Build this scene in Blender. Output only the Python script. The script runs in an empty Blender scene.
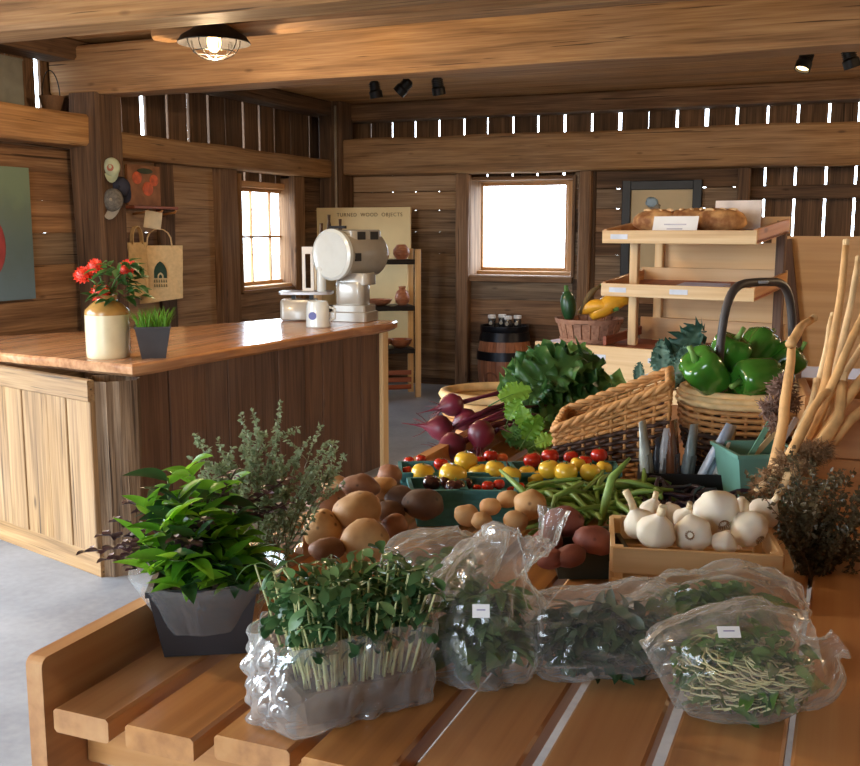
import bpy, math, random
from mathutils import Vector, Matrix, noise
random.seed(7)
SC = bpy.context.scene
COL = SC.collection
PI = math.pi
# ------------------------------------------------------------------ camera
F = 1020.0; EYE = 1.6; PITCH = math.atan(153 / 1020); YAW = math.radians(22.4)
cd = bpy.data.cameras.new('camera'); cam = bpy.data.objects.new('camera', cd); COL.objects.link(cam)
cd.sensor_fit = 'HORIZONTAL'; cd.sensor_width = 36.0; cd.lens = 36.0 * F / 860
cd.clip_start = 0.05; cd.clip_end = 300
cam.location = (0, 0, EYE); cam.rotation_euler = (PI / 2 - PITCH, 0, YAW)
SC.camera = cam
# ------------------------------------------------------------------ world, sun, daylight openings, exposure
w = bpy.data.worlds.new('world'); SC.world = w; w.use_nodes = True
bg = w.node_tree.nodes['Background']; bg.inputs['Color'].default_value = (0.74, 0.87, 1.0, 1); bg.inputs['Strength'].default_value = 13.0
def portal(loc, nrm, sx, sy):
    ld = bpy.data.lights.new('daylight_portal', 'AREA'); ld.shape = 'RECTANGLE'; ld.size = sx; ld.size_y = sy
    o = bpy.data.objects.new('daylight_portal', ld); COL.objects.link(o); o.location = loc
    o.rotation_euler = Vector(nrm).to_track_quat('-Z', 'Y').to_euler(); ld.cycles.is_portal = True
SC.view_settings.view_transform = 'Standard'; SC.view_settings.look = 'None'; SC.view_settings.gamma = 1.0
SC.view_settings.use_curve_mapping = False
SC.view_settings.exposure = 0.18
SC.cycles.transparent_max_bounces = 16; SC.cycles.max_bounces = 8; SC.cycles.diffuse_bounces = 5
SC.cycles.sample_clamp_indirect = 6.0

# ------------------------------------------------------------------ helpers
_f2 = Vector((-math.sin(YAW), math.cos(YAW), 0)); _r2 = Vector((math.cos(YAW), math.sin(YAW), 0))
def ray(px, py):
    u = (px - 430) / F; v = (py - 383) / F
    fw = math.cos(PITCH) - v * math.sin(PITCH); dn = math.sin(PITCH) + v * math.cos(PITCH)
    return _f2 * fw + _r2 * u + Vector((0, 0, -dn))
def at(px, py, z=None, X=None, Y=None, d=None):
    r = ray(px, py)
    t = (z - EYE) / r.z if z is not None else X / r.x if X is not None else Y / r.y if Y is not None else d
    return Vector((0, 0, EYE)) + r * t
def depth(p):
    q = Vector(p) - Vector((0, 0, EYE))
    return q.dot(_f2) * math.cos(PITCH) - q.z * math.sin(PITCH)
def mpp(p):                       # metres covered by one photo pixel at p
    return depth(p) / F
def S(r, g, b):
    f = lambda c: (c / 255 / 12.92) if c <= 10 else ((c / 255 + 0.055) / 1.055) ** 2.4
    return (f(r), f(g), f(b), 1.0)

class MB:
    def __init__(s): s.v = []; s.f = []; s.m = []
    def add(s, vs, fs, mi=0):
        n = len(s.v); s.v += [tuple(v) for v in vs]; s.f += [tuple(i + n for i in f) for f in fs]; s.m += [mi] * len(fs); return s
    def box(s, c, size, M=None, mi=0, taper=1.0):
        hx, hy, hz = (k / 2 for k in size); vs = []
        for z in (-hz, hz):
            k = 1.0 if z > 0 else taper
            for x, y in ((-hx, -hy), (hx, -hy), (hx, hy), (-hx, hy)):
                p = Vector((x * k, y * k, z))
                if M is not None: p = M @ p
                vs.append(p + Vector(c))
        return s.add(vs, [(3, 2, 1, 0), (4, 5, 6, 7), (0, 1, 5, 4), (1, 2, 6, 5), (2, 3, 7, 6), (3, 0, 4, 7)], mi)
    def tube(s, pts, rad, n=8, mi=0, flat=None, cap=True):
        pts = [Vector(p) for p in pts]; k = len(pts)
        if not isinstance(rad, (list, tuple)): rad = [rad] * k
        vs = []; up = None
        for i, p in enumerate(pts):
            t = (pts[min(i + 1, k - 1)] - pts[max(i - 1, 0)])
            if t.length < 1e-9: t = Vector((0, 0, 1))
            t.normalize()
            if up is None: up = Vector((0, 0, 1)) if abs(t.z) < .9 else Vector((1, 0, 0))
            a = t.cross(up)
            if a.length < 1e-6: a = t.orthogonal()
            a.normalize(); b = a.cross(t).normalized(); up = b
            for j in range(n):
                th = 2 * PI * j / n
                vs.append(p + a * (math.cos(th) * rad[i]) + b * (math.sin(th) * rad[i] * (flat or 1)))
        fs = []
        for i in range(k - 1):
            for j in range(n):
                fs.append((i * n + j, i * n + (j + 1) % n, (i + 1) * n + (j + 1) % n, (i + 1) * n + j))
        if cap: fs += [tuple(range(n))[::-1], tuple(range((k - 1) * n, k * n))]
        return s.add(vs, fs, mi)
    def lathe(s, prof, n=24, c=(0, 0, 0), M=None, mi=0, cap=(True, True), fn=None):
        vs = []
        for r, z in prof:
            for j in range(n):
                th = 2 * PI * j / n; p = Vector((r * math.cos(th), r * math.sin(th), z))
                if fn: p = fn(p, th)
                if M is not None: p = M @ p
                vs.append(p + Vector(c))
        k = len(prof); fs = []
        for i in range(k - 1):
            for j in range(n):
                fs.append((i * n + j, i * n + (j + 1) % n, (i + 1) * n + (j + 1) % n, (i + 1) * n + j))
        if cap[0]: fs.append(tuple(range(n))[::-1])
        if cap[1]: fs.append(tuple(range((k - 1) * n, k * n)))
        return s.add(vs, fs, mi)
    def ell(s, c, r, n=16, m=10, M=None, mi=0, fn=None):
        prof = [(math.sin(PI * i / m), -math.cos(PI * i / m)) for i in range(m + 1)]
        prof[0] = (0.02, -1); prof[-1] = (0.02, 1)
        vs = []
        for a, z in prof:
            for j in range(n):
                th = 2 * PI * j / n; p = Vector((a * math.cos(th), a * math.sin(th), z))
                if fn: p = fn(p)
                p = Vector((p.x * r[0], p.y * r[1], p.z * r[2]))
                if M is not None: p = M @ p
                vs.append(p + Vector(c))
        k = m + 1; fs = []
        for i in range(k - 1):
            for j in range(n):
                fs.append((i * n + j, i * n + (j + 1) % n, (i + 1) * n + (j + 1) % n, (i + 1) * n + j))
        fs += [tuple(range(n))[::-1], tuple(range((k - 1) * n, k * n))]
        return s.add(vs, fs, mi)
    def mesh(s, name, mats, smooth=False):
        me = bpy.data.meshes.new(name); me.from_pydata(s.v, [], s.f)
        for m in (mats if isinstance(mats, (list, tuple)) else [mats]): me.materials.append(m)
        if any(s.m): me.polygons.foreach_set('material_index', s.m)
        if smooth: me.polygons.foreach_set('use_smooth', [True] * len(s.f))
        me.update(); return me
    def build(s, name, mats, parent=None, smooth=False, M=None):
        return link(name, s.mesh(name, mats, smooth), parent, M)
def link(name, me, parent=None, M=None):
    o = bpy.data.objects.new(name, me); COL.objects.link(o)
    if parent is not None: o.parent = parent
    if M is not None: o.matrix_local = M
    return o
def tag(o, label=None, cat=None, group=None, kind=None):
    if label: o['label'] = label
    if cat: o['category'] = cat
    if group: o['group'] = group
    if kind: o['kind'] = kind
    return o
def thing(name, label, cat, loc=(0, 0, 0), rz=0.0, group=None):
    o = bpy.data.objects.new(name, None); COL.objects.link(o); o.location = loc; o.rotation_euler = (0, 0, rz)
    o.empty_display_size = 0.05
    return tag(o, label, cat, group)
def smooth_angle(o, a=35):
    me = o.data; me.polygons.foreach_set('use_smooth', [True] * len(me.polygons))
    try: me.set_sharp_from_angle(angle=math.radians(a))
    except Exception: pass
    return o
def frame(o, x, y=None, z=None):
    """4x4 matrix with its local x along x, z as near z as can be"""
    x = Vector(x).normalized(); z = Vector(z if z is not None else (0, 0, 1))
    y = z.cross(x)
    if y.length < 1e-6: y = x.orthogonal()
    y.normalize(); z = x.cross(y).normalized()
    m = Matrix((x, y, z)).transposed().to_4x4(); m.translation = Vector(o); return m
def plank_mesh(L, W, T, mat, ch=None, segs=1, wob=0.0, name='plank'):
    ch = min(W, T) * .12 if ch is None else ch
    a, b = W / 2, T / 2; sec = [(-a, -b + ch), (-a + ch, -b), (a - ch, -b), (a, -b + ch), (a, b - ch), (a - ch, b), (-a + ch, b), (-a, b - ch)]
    mb = MB(); vs = []; sd_ = random.uniform(0, 99)
    for i in range(segs + 1):
        x = -L / 2 + L * i / segs
        for j, (y, z) in enumerate(sec):
            dy = dz = 0
            if wob:
                dy = wob * noise.noise((x * 1.7, sd_, j // 2 * 3.1)); dz = wob * noise.noise((x * 1.7, sd_ + 9, j // 2 * 3.1))
            vs.append((x, y + dy, z + dz))
    fs = []
    for i in range(segs):
        for j in range(8): fs.append((i * 8 + j, i * 8 + (j + 1) % 8, (i + 1) * 8 + (j + 1) % 8, (i + 1) * 8 + j))
    fs += [tuple(range(8))[::-1], tuple(range(segs * 8, segs * 8 + 8))]
    mb.add(vs, fs); return mb.mesh(name, mat)
def plank(name, p0, p1, W, T, mat, parent=None, face=(0, -1, 0), segs=1, wob=0.0, ch=None, rel=None):
    """board from p0 to p1 (centre line), width W across, thickness T along face"""
    p0 = Vector(p0); p1 = Vector(p1); L = (p1 - p0).length
    return link(name, plank_mesh(L, W, T, mat, ch, segs, wob, name), parent, frame((p0 + p1) / 2, p1 - p0, None, face))

# ------------------------------------------------------------------ materials
def nodes(name):
    m = bpy.data.materials.new(name); m.use_nodes = True
    nt = m.node_tree; return m, nt, nt.nodes['Principled BSDF'], nt.nodes, nt.links
def ramp(N, stops):
    r = N.new('ShaderNodeValToRGB'); e = r.color_ramp.elements
    while len(e) < len(stops): e.new(.5)
    for k, (p, c) in enumerate(stops): e[k].position = p; e[k].color = c
    return r
def wood(name, dark, mid, light, rough=.6, grain=1.0, knots=.5, vary=.35, bump=.25, spec=.3, sat=.06, crack=None):
    crack = (.85 if rough >= .65 else 0.0) if crack is None else crack
    m, nt, b, N, L = nodes(name)
    tc = N.new('ShaderNodeTexCoord'); oi = N.new('ShaderNodeObjectInfo')
    rnd = N.new('ShaderNodeVectorMath'); rnd.operation = 'SCALE'; rnd.inputs[0].default_value = (7.3, 11.1, 5.7)
    L.new(oi.outputs['Random'], rnd.inputs['Scale'])
    ad = N.new('ShaderNodeVectorMath'); ad.operation = 'ADD'; L.new(tc.outputs['Object'], ad.inputs[0]); L.new(rnd.outputs[0], ad.inputs[1])
    def noi(sc, scale, det, dist=0):
        mp = N.new('ShaderNodeMapping'); mp.inputs['Scale'].default_value = sc; L.new(ad.outputs[0], mp.inputs['Vector'])
        n = N.new('ShaderNodeTexNoise'); n.inputs['Scale'].default_value = scale; n.inputs['Detail'].default_value = det
        n.inputs['Distortion'].default_value = dist; L.new(mp.outputs[0], n.inputs['Vector']); return n
    n1 = noi((.35, 5, 5), 2.2 * grain, 4, .8); n2 = noi((.6, 22, 22), 3.2 * grain, 3); n3 = noi((1, 1.3, 1.3), 1.1, 2)
    mx = N.new('ShaderNodeMath'); mx.operation = 'MULTIPLY_ADD'; mx.inputs[1].default_value = .45
    L.new(n2.outputs['Fac'], mx.inputs[0])
    m2 = N.new('ShaderNodeMath'); m2.operation = 'MULTIPLY'; m2.inputs[1].default_value = .6; L.new(n1.outputs['Fac'], m2.inputs[0]); L.new(m2.outputs[0], mx.inputs[2])
    rp = ramp(N, [(.32, dark), (.52, mid), (.73, light)]); L.new(mx.outputs[0], rp.inputs['Fac'])
    # knots
    mp = N.new('ShaderNodeMapping'); mp.inputs['Scale'].default_value = (1.5, 4.2, 4.2); L.new(ad.outputs[0], mp.inputs['Vector'])
    vo = N.new('ShaderNodeTexVoronoi'); vo.inputs['Scale'].default_value = 1.25; L.new(mp.outputs[0], vo.inputs['Vector'])
    kr = ramp(N, [(.03, (knots, knots, knots, 1)), (.085, (0, 0, 0, 1))]); L.new(vo.outputs['Distance'], kr.inputs['Fac'])
    km = N.new('ShaderNodeMix'); km.data_type = 'RGBA'; L.new(kr.outputs['Color'], km.inputs['Factor']); L.new(rp.outputs['Color'], km.inputs['A'])
    km.inputs['B'].default_value = (dark[0] * .35, dark[1] * .3, dark[2] * .3, 1)
    n4 = noi((.5, 26, 26), 2.0 * grain, 2, .4); cr_ = ramp(N, [(.66, (0, 0, 0, 1)), (.71, (crack, crack, crack, 1))]); L.new(n4.outputs['Fac'], cr_.inputs['Fac'])
    km2 = N.new('ShaderNodeMix'); km2.data_type = 'RGBA'; L.new(cr_.outputs['Color'], km2.inputs['Factor']); L.new(km.outputs['Result'], km2.inputs['A']); km2.inputs['B'].default_value = (dark[0] * .3, dark[1] * .28, dark[2] * .28, 1); km = km2
    # board-to-board and stain variation
    hs = N.new('ShaderNodeHueSaturation'); L.new(km.outputs['Result'], hs.inputs['Color'])
    mr = N.new('ShaderNodeMapRange'); mr.inputs['To Min'].default_value = 1 - vary; mr.inputs['To Max'].default_value = 1 + vary * .7
    av = N.new('ShaderNodeMath'); av.operation = 'MULTIPLY_ADD'; av.inputs[1].default_value = .6; L.new(oi.outputs['Random'], av.inputs[0])
    a2 = N.new('ShaderNodeMath'); a2.operation = 'MULTIPLY'; a2.inputs[1].default_value = .4; L.new(n3.outputs['Fac'], a2.inputs[0]); L.new(a2.outputs[0], av.inputs[2])
    L.new(av.outputs[0], mr.inputs['Value']); L.new(mr.outputs[0], hs.inputs['Value'])
    m3 = N.new('ShaderNodeMapRange'); m3.inputs['To Min'].default_value = 1 - sat * 4; m3.inputs['To Max'].default_value = 1 + sat; L.new(n3.outputs['Fac'], m3.inputs['Value']); L.new(m3.outputs[0], hs.inputs['Saturation'])
    L.new(hs.outputs['Color'], b.inputs['Base Color']); b.inputs['Roughness'].default_value = rough; b.inputs['Specular IOR Level'].default_value = spec
    if bump:
        bp = N.new('ShaderNodeBump'); bp.inputs['Strength'].default_value = bump; bp.inputs['Distance'].default_value = .01
        L.new(mx.outputs[0], bp.inputs['Height']); L.new(bp.outputs['Normal'], b.inputs['Normal'])
    return m
def plain(name, c, rough=.5, metal=0.0, spec=.5, mott=.12, scale=14, bump=0.0, emit=None, es=0.0, sub=0.0, coat=0.0, c2=None):
    m, nt, b, N, L = nodes(name)
    tc = N.new('ShaderNodeTexCoord'); oi = N.new('ShaderNodeObjectInfo')
    n = N.new('ShaderNodeTexNoise'); n.noise_dimensions = '4D'; n.inputs['Scale'].default_value = scale; n.inputs['Detail'].default_value = 4
    mw = N.new('ShaderNodeMath'); mw.operation = 'MULTIPLY'; mw.inputs[1].default_value = 31.0; L.new(oi.outputs['Random'], mw.inputs[0]); L.new(mw.outputs[0], n.inputs['W'])
    L.new(tc.outputs['Object'], n.inputs['Vector'])
    c2 = c2 or tuple(min(1, k * (1 + mott)) for k in c[:3]) + (1,)
    rp = ramp(N, [(.35, tuple(k * (1 - mott) for k in c[:3]) + (1,)), (.65, c2)]); L.new(n.outputs['Fac'], rp.inputs['Fac'])
    L.new(rp.outputs['Color'], b.inputs['Base Color'])
    b.inputs['Roughness'].default_value = rough; b.inputs['Metallic'].default_value = metal; b.inputs['Specular IOR Level'].default_value = spec
    if sub: b.inputs['Subsurface Weight'].default_value = sub; b.inputs['Subsurface Radius'].default_value = (.02, .01, .006)
    if coat: b.inputs['Coat Weight'].default_value = coat; b.inputs['Coat Roughness'].default_value = .08
    if bump:
        bp = N.new('ShaderNodeBump'); bp.inputs['Strength'].default_value = bump; bp.inputs['Distance'].default_value = .005
        L.new(n.outputs['Fac'], bp.inputs['Height']); L.new(bp.outputs['Normal'], b.inputs['Normal'])
    if emit: b.inputs['Emission Color'].default_value = emit; b.inputs['Emission Strength'].default_value = es
    return m
def leafmat(name, c1, c2, trans=.45, rough=.4, vary=.3):
    m, nt, b, N, L = nodes(name)
    oi = N.new('ShaderNodeObjectInfo'); tc = N.new('ShaderNodeTexCoord')
    n = N.new('ShaderNodeTexNoise'); n.inputs['Scale'].default_value = 25; n.inputs['Detail'].default_value = 3; L.new(tc.outputs['Object'], n.inputs['Vector'])
    ad = N.new('ShaderNodeMath'); ad.operation = 'MULTIPLY_ADD'; ad.inputs[1].default_value = .5; L.new(oi.outputs['Random'], ad.inputs[0])
    h = N.new('ShaderNodeMath'); h.operation = 'MULTIPLY'; h.inputs[1].default_value = .5; L.new(n.outputs['Fac'], h.inputs[0]); L.new(h.outputs[0], ad.inputs[2])
    rp = ramp(N, [(.25, c1), (.75, c2)]); L.new(ad.outputs[0], rp.inputs['Fac'])
    L.new(rp.outputs['Color'], b.inputs['Base Color']); b.inputs['Roughness'].default_value = rough; b.inputs['Specular IOR Level'].default_value = .4
    tr = N.new('ShaderNodeBsdfTranslucent'); hs = N.new('ShaderNodeHueSaturation'); hs.inputs['Value'].default_value = 1.5; hs.inputs['Hue'].default_value = .485
    L.new(rp.outputs['Color'], hs.inputs['Color']); L.new(hs.outputs['Color'], tr.inputs['Color'])
    ms = N.new('ShaderNodeMixShader'); ms.inputs['Fac'].default_value = trans
    L.new(b.outputs[0], ms.inputs[1]); L.new(tr.outputs[0], ms.inputs[2]); L.new(ms.outputs[0], N['Material Output'].inputs['Surface'])
    return m
def plastic(name, tint=(1, 1, 1, 1), milk=.16, edge=.55, wr=.6, scale=18, gloss=.1):
    """thin clear polythene: see-through, with milky folds and hard gloss"""
    m, nt, b, N, L = nodes(name)
    tc = N.new('ShaderNodeTexCoord'); n = N.new('ShaderNodeTexNoise'); n.inputs['Scale'].default_value = scale; n.inputs['Detail'].default_value = 2; n.inputs['Distortion'].default_value = 2.2
    mpp_ = N.new('ShaderNodeMapping'); mpp_.inputs['Scale'].default_value = (1, 1, .35); L.new(tc.outputs['Object'], mpp_.inputs['Vector']); L.new(mpp_.outputs[0], n.inputs['Vector'])
    bp = N.new('ShaderNodeBump'); bp.inputs['Strength'].default_value = wr; bp.inputs['Distance'].default_value = .02; L.new(n.outputs['Fac'], bp.inputs['Height'])
    lw = N.new('ShaderNodeLayerWeight'); lw.inputs['Blend'].default_value = .35; L.new(bp.outputs['Normal'], lw.inputs['Normal'])
    mr = N.new('ShaderNodeMapRange'); mr.inputs['To Min'].default_value = milk; mr.inputs['To Max'].default_value = edge; L.new(lw.outputs['Facing'], mr.inputs['Value'])
    b.inputs['Base Color'].default_value = tint; b.inputs['Roughness'].default_value = .16; b.inputs['Specular IOR Level'].default_value = .9
    L.new(bp.outputs['Normal'], b.inputs['Normal'])
    gl = N.new('ShaderNodeBsdfGlossy'); gl.inputs['Roughness'].default_value = gloss; L.new(bp.outputs['Normal'], gl.inputs['Normal'])
    tl = N.new('ShaderNodeBsdfTranslucent'); tl.inputs['Color'].default_value = tint
    m1 = N.new('ShaderNodeMixShader'); m1.inputs['Fac'].default_value = .6; L.new(b.outputs[0], m1.inputs[1]); L.new(gl.outputs[0], m1.inputs[2])
    m0 = N.new('ShaderNodeMixShader'); m0.inputs['Fac'].default_value = .25; L.new(m1.outputs[0], m0.inputs[1]); L.new(tl.outputs[0], m0.inputs[2])
    tp = N.new('ShaderNodeBsdfTransparent'); tp.inputs['Color'].default_value = (.97, .98, .97, 1)
    m2 = N.new('ShaderNodeMixShader'); L.new(mr.outputs[0], m2.inputs['Fac']); L.new(tp.outputs[0], m2.inputs[1]); L.new(m0.outputs[0], m2.inputs[2])
    L.new(m2.outputs[0], N['Material Output'].inputs['Surface']); return m
def glassmat(name):
    m, nt, b, N, L = nodes(name)
    tp = N.new('ShaderNodeBsdfTransparent'); gl = N.new('ShaderNodeBsdfGlossy'); gl.inputs['Roughness'].default_value = .03
    ms = N.new('ShaderNodeMixShader'); ms.inputs['Fac'].default_value = .06; L.new(tp.outputs[0], ms.inputs[1]); L.new(gl.outputs[0], ms.inputs[2]); L.new(ms.outputs[0], N['Material Output'].inputs['Surface']); return m

W_BARN = wood('barn_board', S(84, 58, 38), S(130, 94, 62), S(170, 130, 90), .75, 1.3, .6, .34, .35)
W_DARK = wood('dark_barn_board', S(58, 42, 30), S(96, 70, 48), S(128, 96, 68), .8, 1.3, .5, .35, .35)
W_GREY = wood('weathered_board', S(84, 66, 52), S(132, 108, 84), S(166, 142, 114), .8, 1.3, .5, .3, .4)
W_PALEB = wood('pale_barn_board', S(118, 86, 56), S(160, 124, 86), S(188, 152, 112), .75, 1.2, .7, .15, .3)
W_BEAM = wood('hewn_beam', S(112, 80, 46), S(152, 112, 68), S(182, 142, 92), .7, 1.3, .6, .18, .35)
W_CEIL = wood('ceiling_board', S(132, 92, 50), S(176, 130, 78), S(202, 158, 102), .7, 1.2, .5, .2, .25)
W_FRONT = wood('counter_board', S(96, 68, 36), S(146, 108, 62), S(170, 134, 84), .65, 1.3, .7, .18, .35)
W_SIDE = wood('counter_side_board', S(74, 52, 38), S(104, 74, 54), S(126, 92, 68), .6, 1.4, .5, .2, .25)
W_TOP = wood('counter_slab', S(140, 88, 48), S(186, 126, 74), S(212, 158, 102), .2, .6, .3, .1, .04, .5)
W_TABLE = wood('honey_pine', S(156, 98, 44), S(198, 136, 70), S(216, 160, 94), .36, .6, .6, .14, .06, .45)
W_PINE = wood('pale_pine', S(196, 150, 92), S(222, 182, 124), S(236, 204, 152), .5, .7, .35, .12, .08)
W_PLY = wood('plywood', S(190, 142, 88), S(212, 166, 110), S(224, 184, 130), .55, .4, .0, .08, .03)
W_TRIM = wood('window_trim', S(136, 92, 50), S(186, 136, 82), S(212, 168, 112), .6, .8, .3, .15, .15)
W_RED = wood('tray_board', S(110, 50, 30), S(150, 76, 46), S(176, 100, 62), .5, .7, .3, .12, .08)
M_BLACK = plain('black_metal', S(22, 21, 22), .45, .3, .5, .2)
M_DARKPL = plain('dark_plastic', S(34, 34, 36), .4, 0, .5, .2)
M_WHITE = plain('white_paper', S(236, 234, 230), .6, 0, .3, .03)
M_GLASS = glassmat('window_glass')
M_PLASTIC = plastic('clear_polythene')
# ------------------------------------------------------------------ the setting
XL, YB, ZC = -5.17, 9.84, 2.9
XR, YF = 3.6, -3.2
# floor
mf, nt, b, N, L = nodes('concrete')
tc = N.new('ShaderNodeTexCoord'); n1 = N.new('ShaderNodeTexNoise'); n1.inputs['Scale'].default_value = 1.3; n1.inputs['Detail'].default_value = 8
n2 = N.new('ShaderNodeTexNoise'); n2.inputs['Scale'].default_value = 26; n2.inputs['Detail'].default_value = 4
L.new(tc.outputs['Object'], n1.inputs['Vector']); L.new(tc.outputs['Object'], n2.inputs['Vector'])
mm = N.new('ShaderNodeMath'); mm.operation = 'MULTIPLY_ADD'; mm.inputs[1].default_value = .25; L.new(n2.outputs['Fac'], mm.inputs[0]); L.new(n1.outputs['Fac'], mm.inputs[2])
rp = ramp(N, [(.42, S(118, 120, 126)), (.82, S(168, 170, 174))]); L.new(mm.outputs[0], rp.inputs['Fac']); L.new(rp.outputs['Color'], b.inputs['Base Color'])
b.inputs['Roughness'].default_value = .42; bp = N.new('ShaderNodeBump'); bp.inputs['Strength'].default_value = .08; L.new(n2.outputs['Fac'], bp.inputs['Height']); L.new(bp.outputs['Normal'], b.inputs['Normal'])
fl = MB().box(((XL + XR) / 2, (YB + YF) / 2, -.05), (XR - XL + .6, YB - YF + .6, .1)).build('floor', mf); tag(fl, kind='structure')
gm = plain('gravel', S(150, 142, 130), .9, mott=.2, scale=3)
gr = MB().box((0, 3, -.16), (120, 120, .1)).build('ground', gm); tag(gr, kind='structure')
# ceiling
ce = MB().box(((XL + XR) / 2, (YB + YF) / 2, ZC + .07), (XR - XL + 1.0, YB - YF + 1.0, .04)).build('ceiling', W_CEIL); tag(ce, kind='structure')
y = YF
while y < YB + .3:
    wd = random.uniform(.17, .24)
    plank('ceiling_board', (XL - .3, y + wd / 2, ZC + .02), (XR + .3, y + wd / 2, ZC + .02), wd - .006, .04, W_CEIL, ce, (0, 0, -1)); y += wd
# overhead beams
def beam(name, x0, x1, y, z0, z1, wd, mat=W_BEAM, n=1):
    o = plank(name, (x0, y, (z0 + z1) / 2), (x1, y, (z0 + z1) / 2), z1 - z0, wd, mat, None, (0, -1, 0), 14, .018, .02); return tag(o, kind='structure')
beam('trim_1', XL - .1, XR, 5.95, 2.535, 2.86, .30)
pj = at(280, 28, z=2.60)
beam('trim_2', at(150, 38, z=2.60).x, XR, pj.y + .07, 2.60, 2.88, .16)
pn = at(140, 18, z=2.48)
beam('trim_3', XL - .1, XR, pn.y + .12, 2.48, 2.84, .26)
beam('trim_4', XL - .1, XR, -0.6, 2.52, 2.86, .30)
# ---- back wall
wb = MB().box(((XL + XR) / 2, YB + .06, .03), (XR - XL, .2, .06)).build('wall_back', W_DARK); tag(wb, kind='structure')
YO = YB + .30                                             # outer skin of upright boards with open joints
slits = [335, 352, 371, 392, 415, 439, 464, 487.5, 513, 538, 564.7, 592, 620, 648.5, 677, 706.5, 737, 767.5, 798, 829, 859]
gapw = [.006, .006, .01, .016, .018, .018, .02, .016, .02, .02, .026, .022, .034, .006, .024, .036, .022, .018, .019, .02, .02]
xs = [(at(px, 122, Y=YO).x, g) for px, g in zip(slits, gapw)]
W0, W1 = at(478, 226, Y=YO - .05).x, at(567, 226, Y=YO - .05).x
WZ0, WZ1 = at(520, 271, Y=YO - .05).z, at(520, 182, Y=YO - .05).z
edges = [(XL - .3, .0)] + xs
x = xs[-1][0]
while x < XR: x += .28; edges.append((x, .03))
for (a, ga), (c, gc) in zip(edges, edges[1:]):
    x0 = a + ga / 2; x1 = c - gc / 2
    if x1 - x0 < .02: continue
    spans = [(0, 3.0)]
    if x1 > W0 - .02 and x0 < W1 + .02:
        spans = [(0, WZ0 - .0), (WZ1 + .0, 3.0)]
    for z0, z1 in spans:
        plank('wall_board', ((x0 + x1) / 2, YO + .015, z0), ((x0 + x1) / 2, YO + .015, z1), x1 - x0, .03, W_DARK, wb, (0, -1, 0))
# inner lining of level boards
lin = [0, .22, .45, .66, .9, 1.12, 1.36, 1.58, 1.80, 1.99, 2.16, 2.31]
XE = at(739, 250, Y=YB).x
wx0, wx1 = at(470, 226, Y=YB).x, at(574, 226, Y=YB).x
wz0, wz1 = at(520, 277, Y=YB).z, at(520, 176, Y=YB).z
bays = [(XL, at(461, 250, Y=YB).x), (at(461, 250, Y=YB).x, wx0), (wx0, wx1), (wx1, at(583, 250, Y=YB).x), (at(583, 250, Y=YB).x, XE)]
for bi, (x0, x1) in enumerate(bays):
    for k, (z0, z1) in enumerate(zip(lin, lin[1:])):
        if bi == 2:
            if z0 >= wz0 - .02 and z1 <= wz1 + .3: continue
            if z0 < wz0 < z1: z1 = wz0
        g = .001 if k < 8 else .007
        mt = W_PALEB if (bi == 0 and k >= 8) else W_GREY if (bi == 0 or (k + bi) % 3 == 0) else W_DARK if (k + bi) % 3 == 1 else W_BARN
        plank('wall_board', (x0 + .003, YB + .02, (z0 + z1) / 2), (x1 - .003, YB + .02, (z0 + z1) / 2), z1 - z0 - g, .03, mt, wb, (0, -1, 0))
# posts, girts and the long beam of the back wall
def upright(px0, px1, y, z0, z1, T, mat, par=wb, name='post'):
    a = at(px0, 260, Y=y).x; c = at(px1, 260, Y=y).x
    return plank(name, ((a + c) / 2, y + T / 2, z0), ((a + c) / 2, y + T / 2, z1), c - a, T, mat, par, (0, -1, 0), 6, .008)
upright(455, 468, YB - .08, 0, 2.3, .1, W_BARN); upright(577, 589, YB - .10, 0, 2.3, .12, W_BARN)
upright(734, 746, YB - .06, 0, 2.3, .12, W_DARK); upright(589, 594, YB - .02, 0, 2.3, .06, W_DARK)
bz1, bz0 = at(600, 130, Y=YB - .25).z, at(600, 170, Y=YB - .25).z
tag(plank('trim_5', (at(337, 150, Y=YB - .1).x, YB - .1, (bz0 + bz1) / 2), (XR, YB - .1, (bz0 + bz1) / 2), bz1 - bz0, .30, W_BEAM, None, (0, -1, 0), 16, .022, .02), kind='structure')
pz0 = at(600, 110, Y=YB - .05).z
tag(plank('trim_6', (XL, YB + .10, (pz0 + ZC) / 2), (XR, YB + .10, (pz0 + ZC) / 2), ZC - pz0, .30, W_BARN, None, (0, -1, 0), 12, .012, .02), kind='structure')
gz = at(800, 192, Y=YB + .2).z
plank('girt', (XE, YB + .18, gz), (XR, YB + .18, gz), .12, .10, W_DARK, wb, (0, -1, 0), 6, .006)
gz = at(800, 330, Y=YB + .2).z
plank('girt', (XE, YB + .18, gz), (XR, YB + .18, gz), .12, .10, W_DARK, wb, (0, -1, 0), 6, .006)
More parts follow.
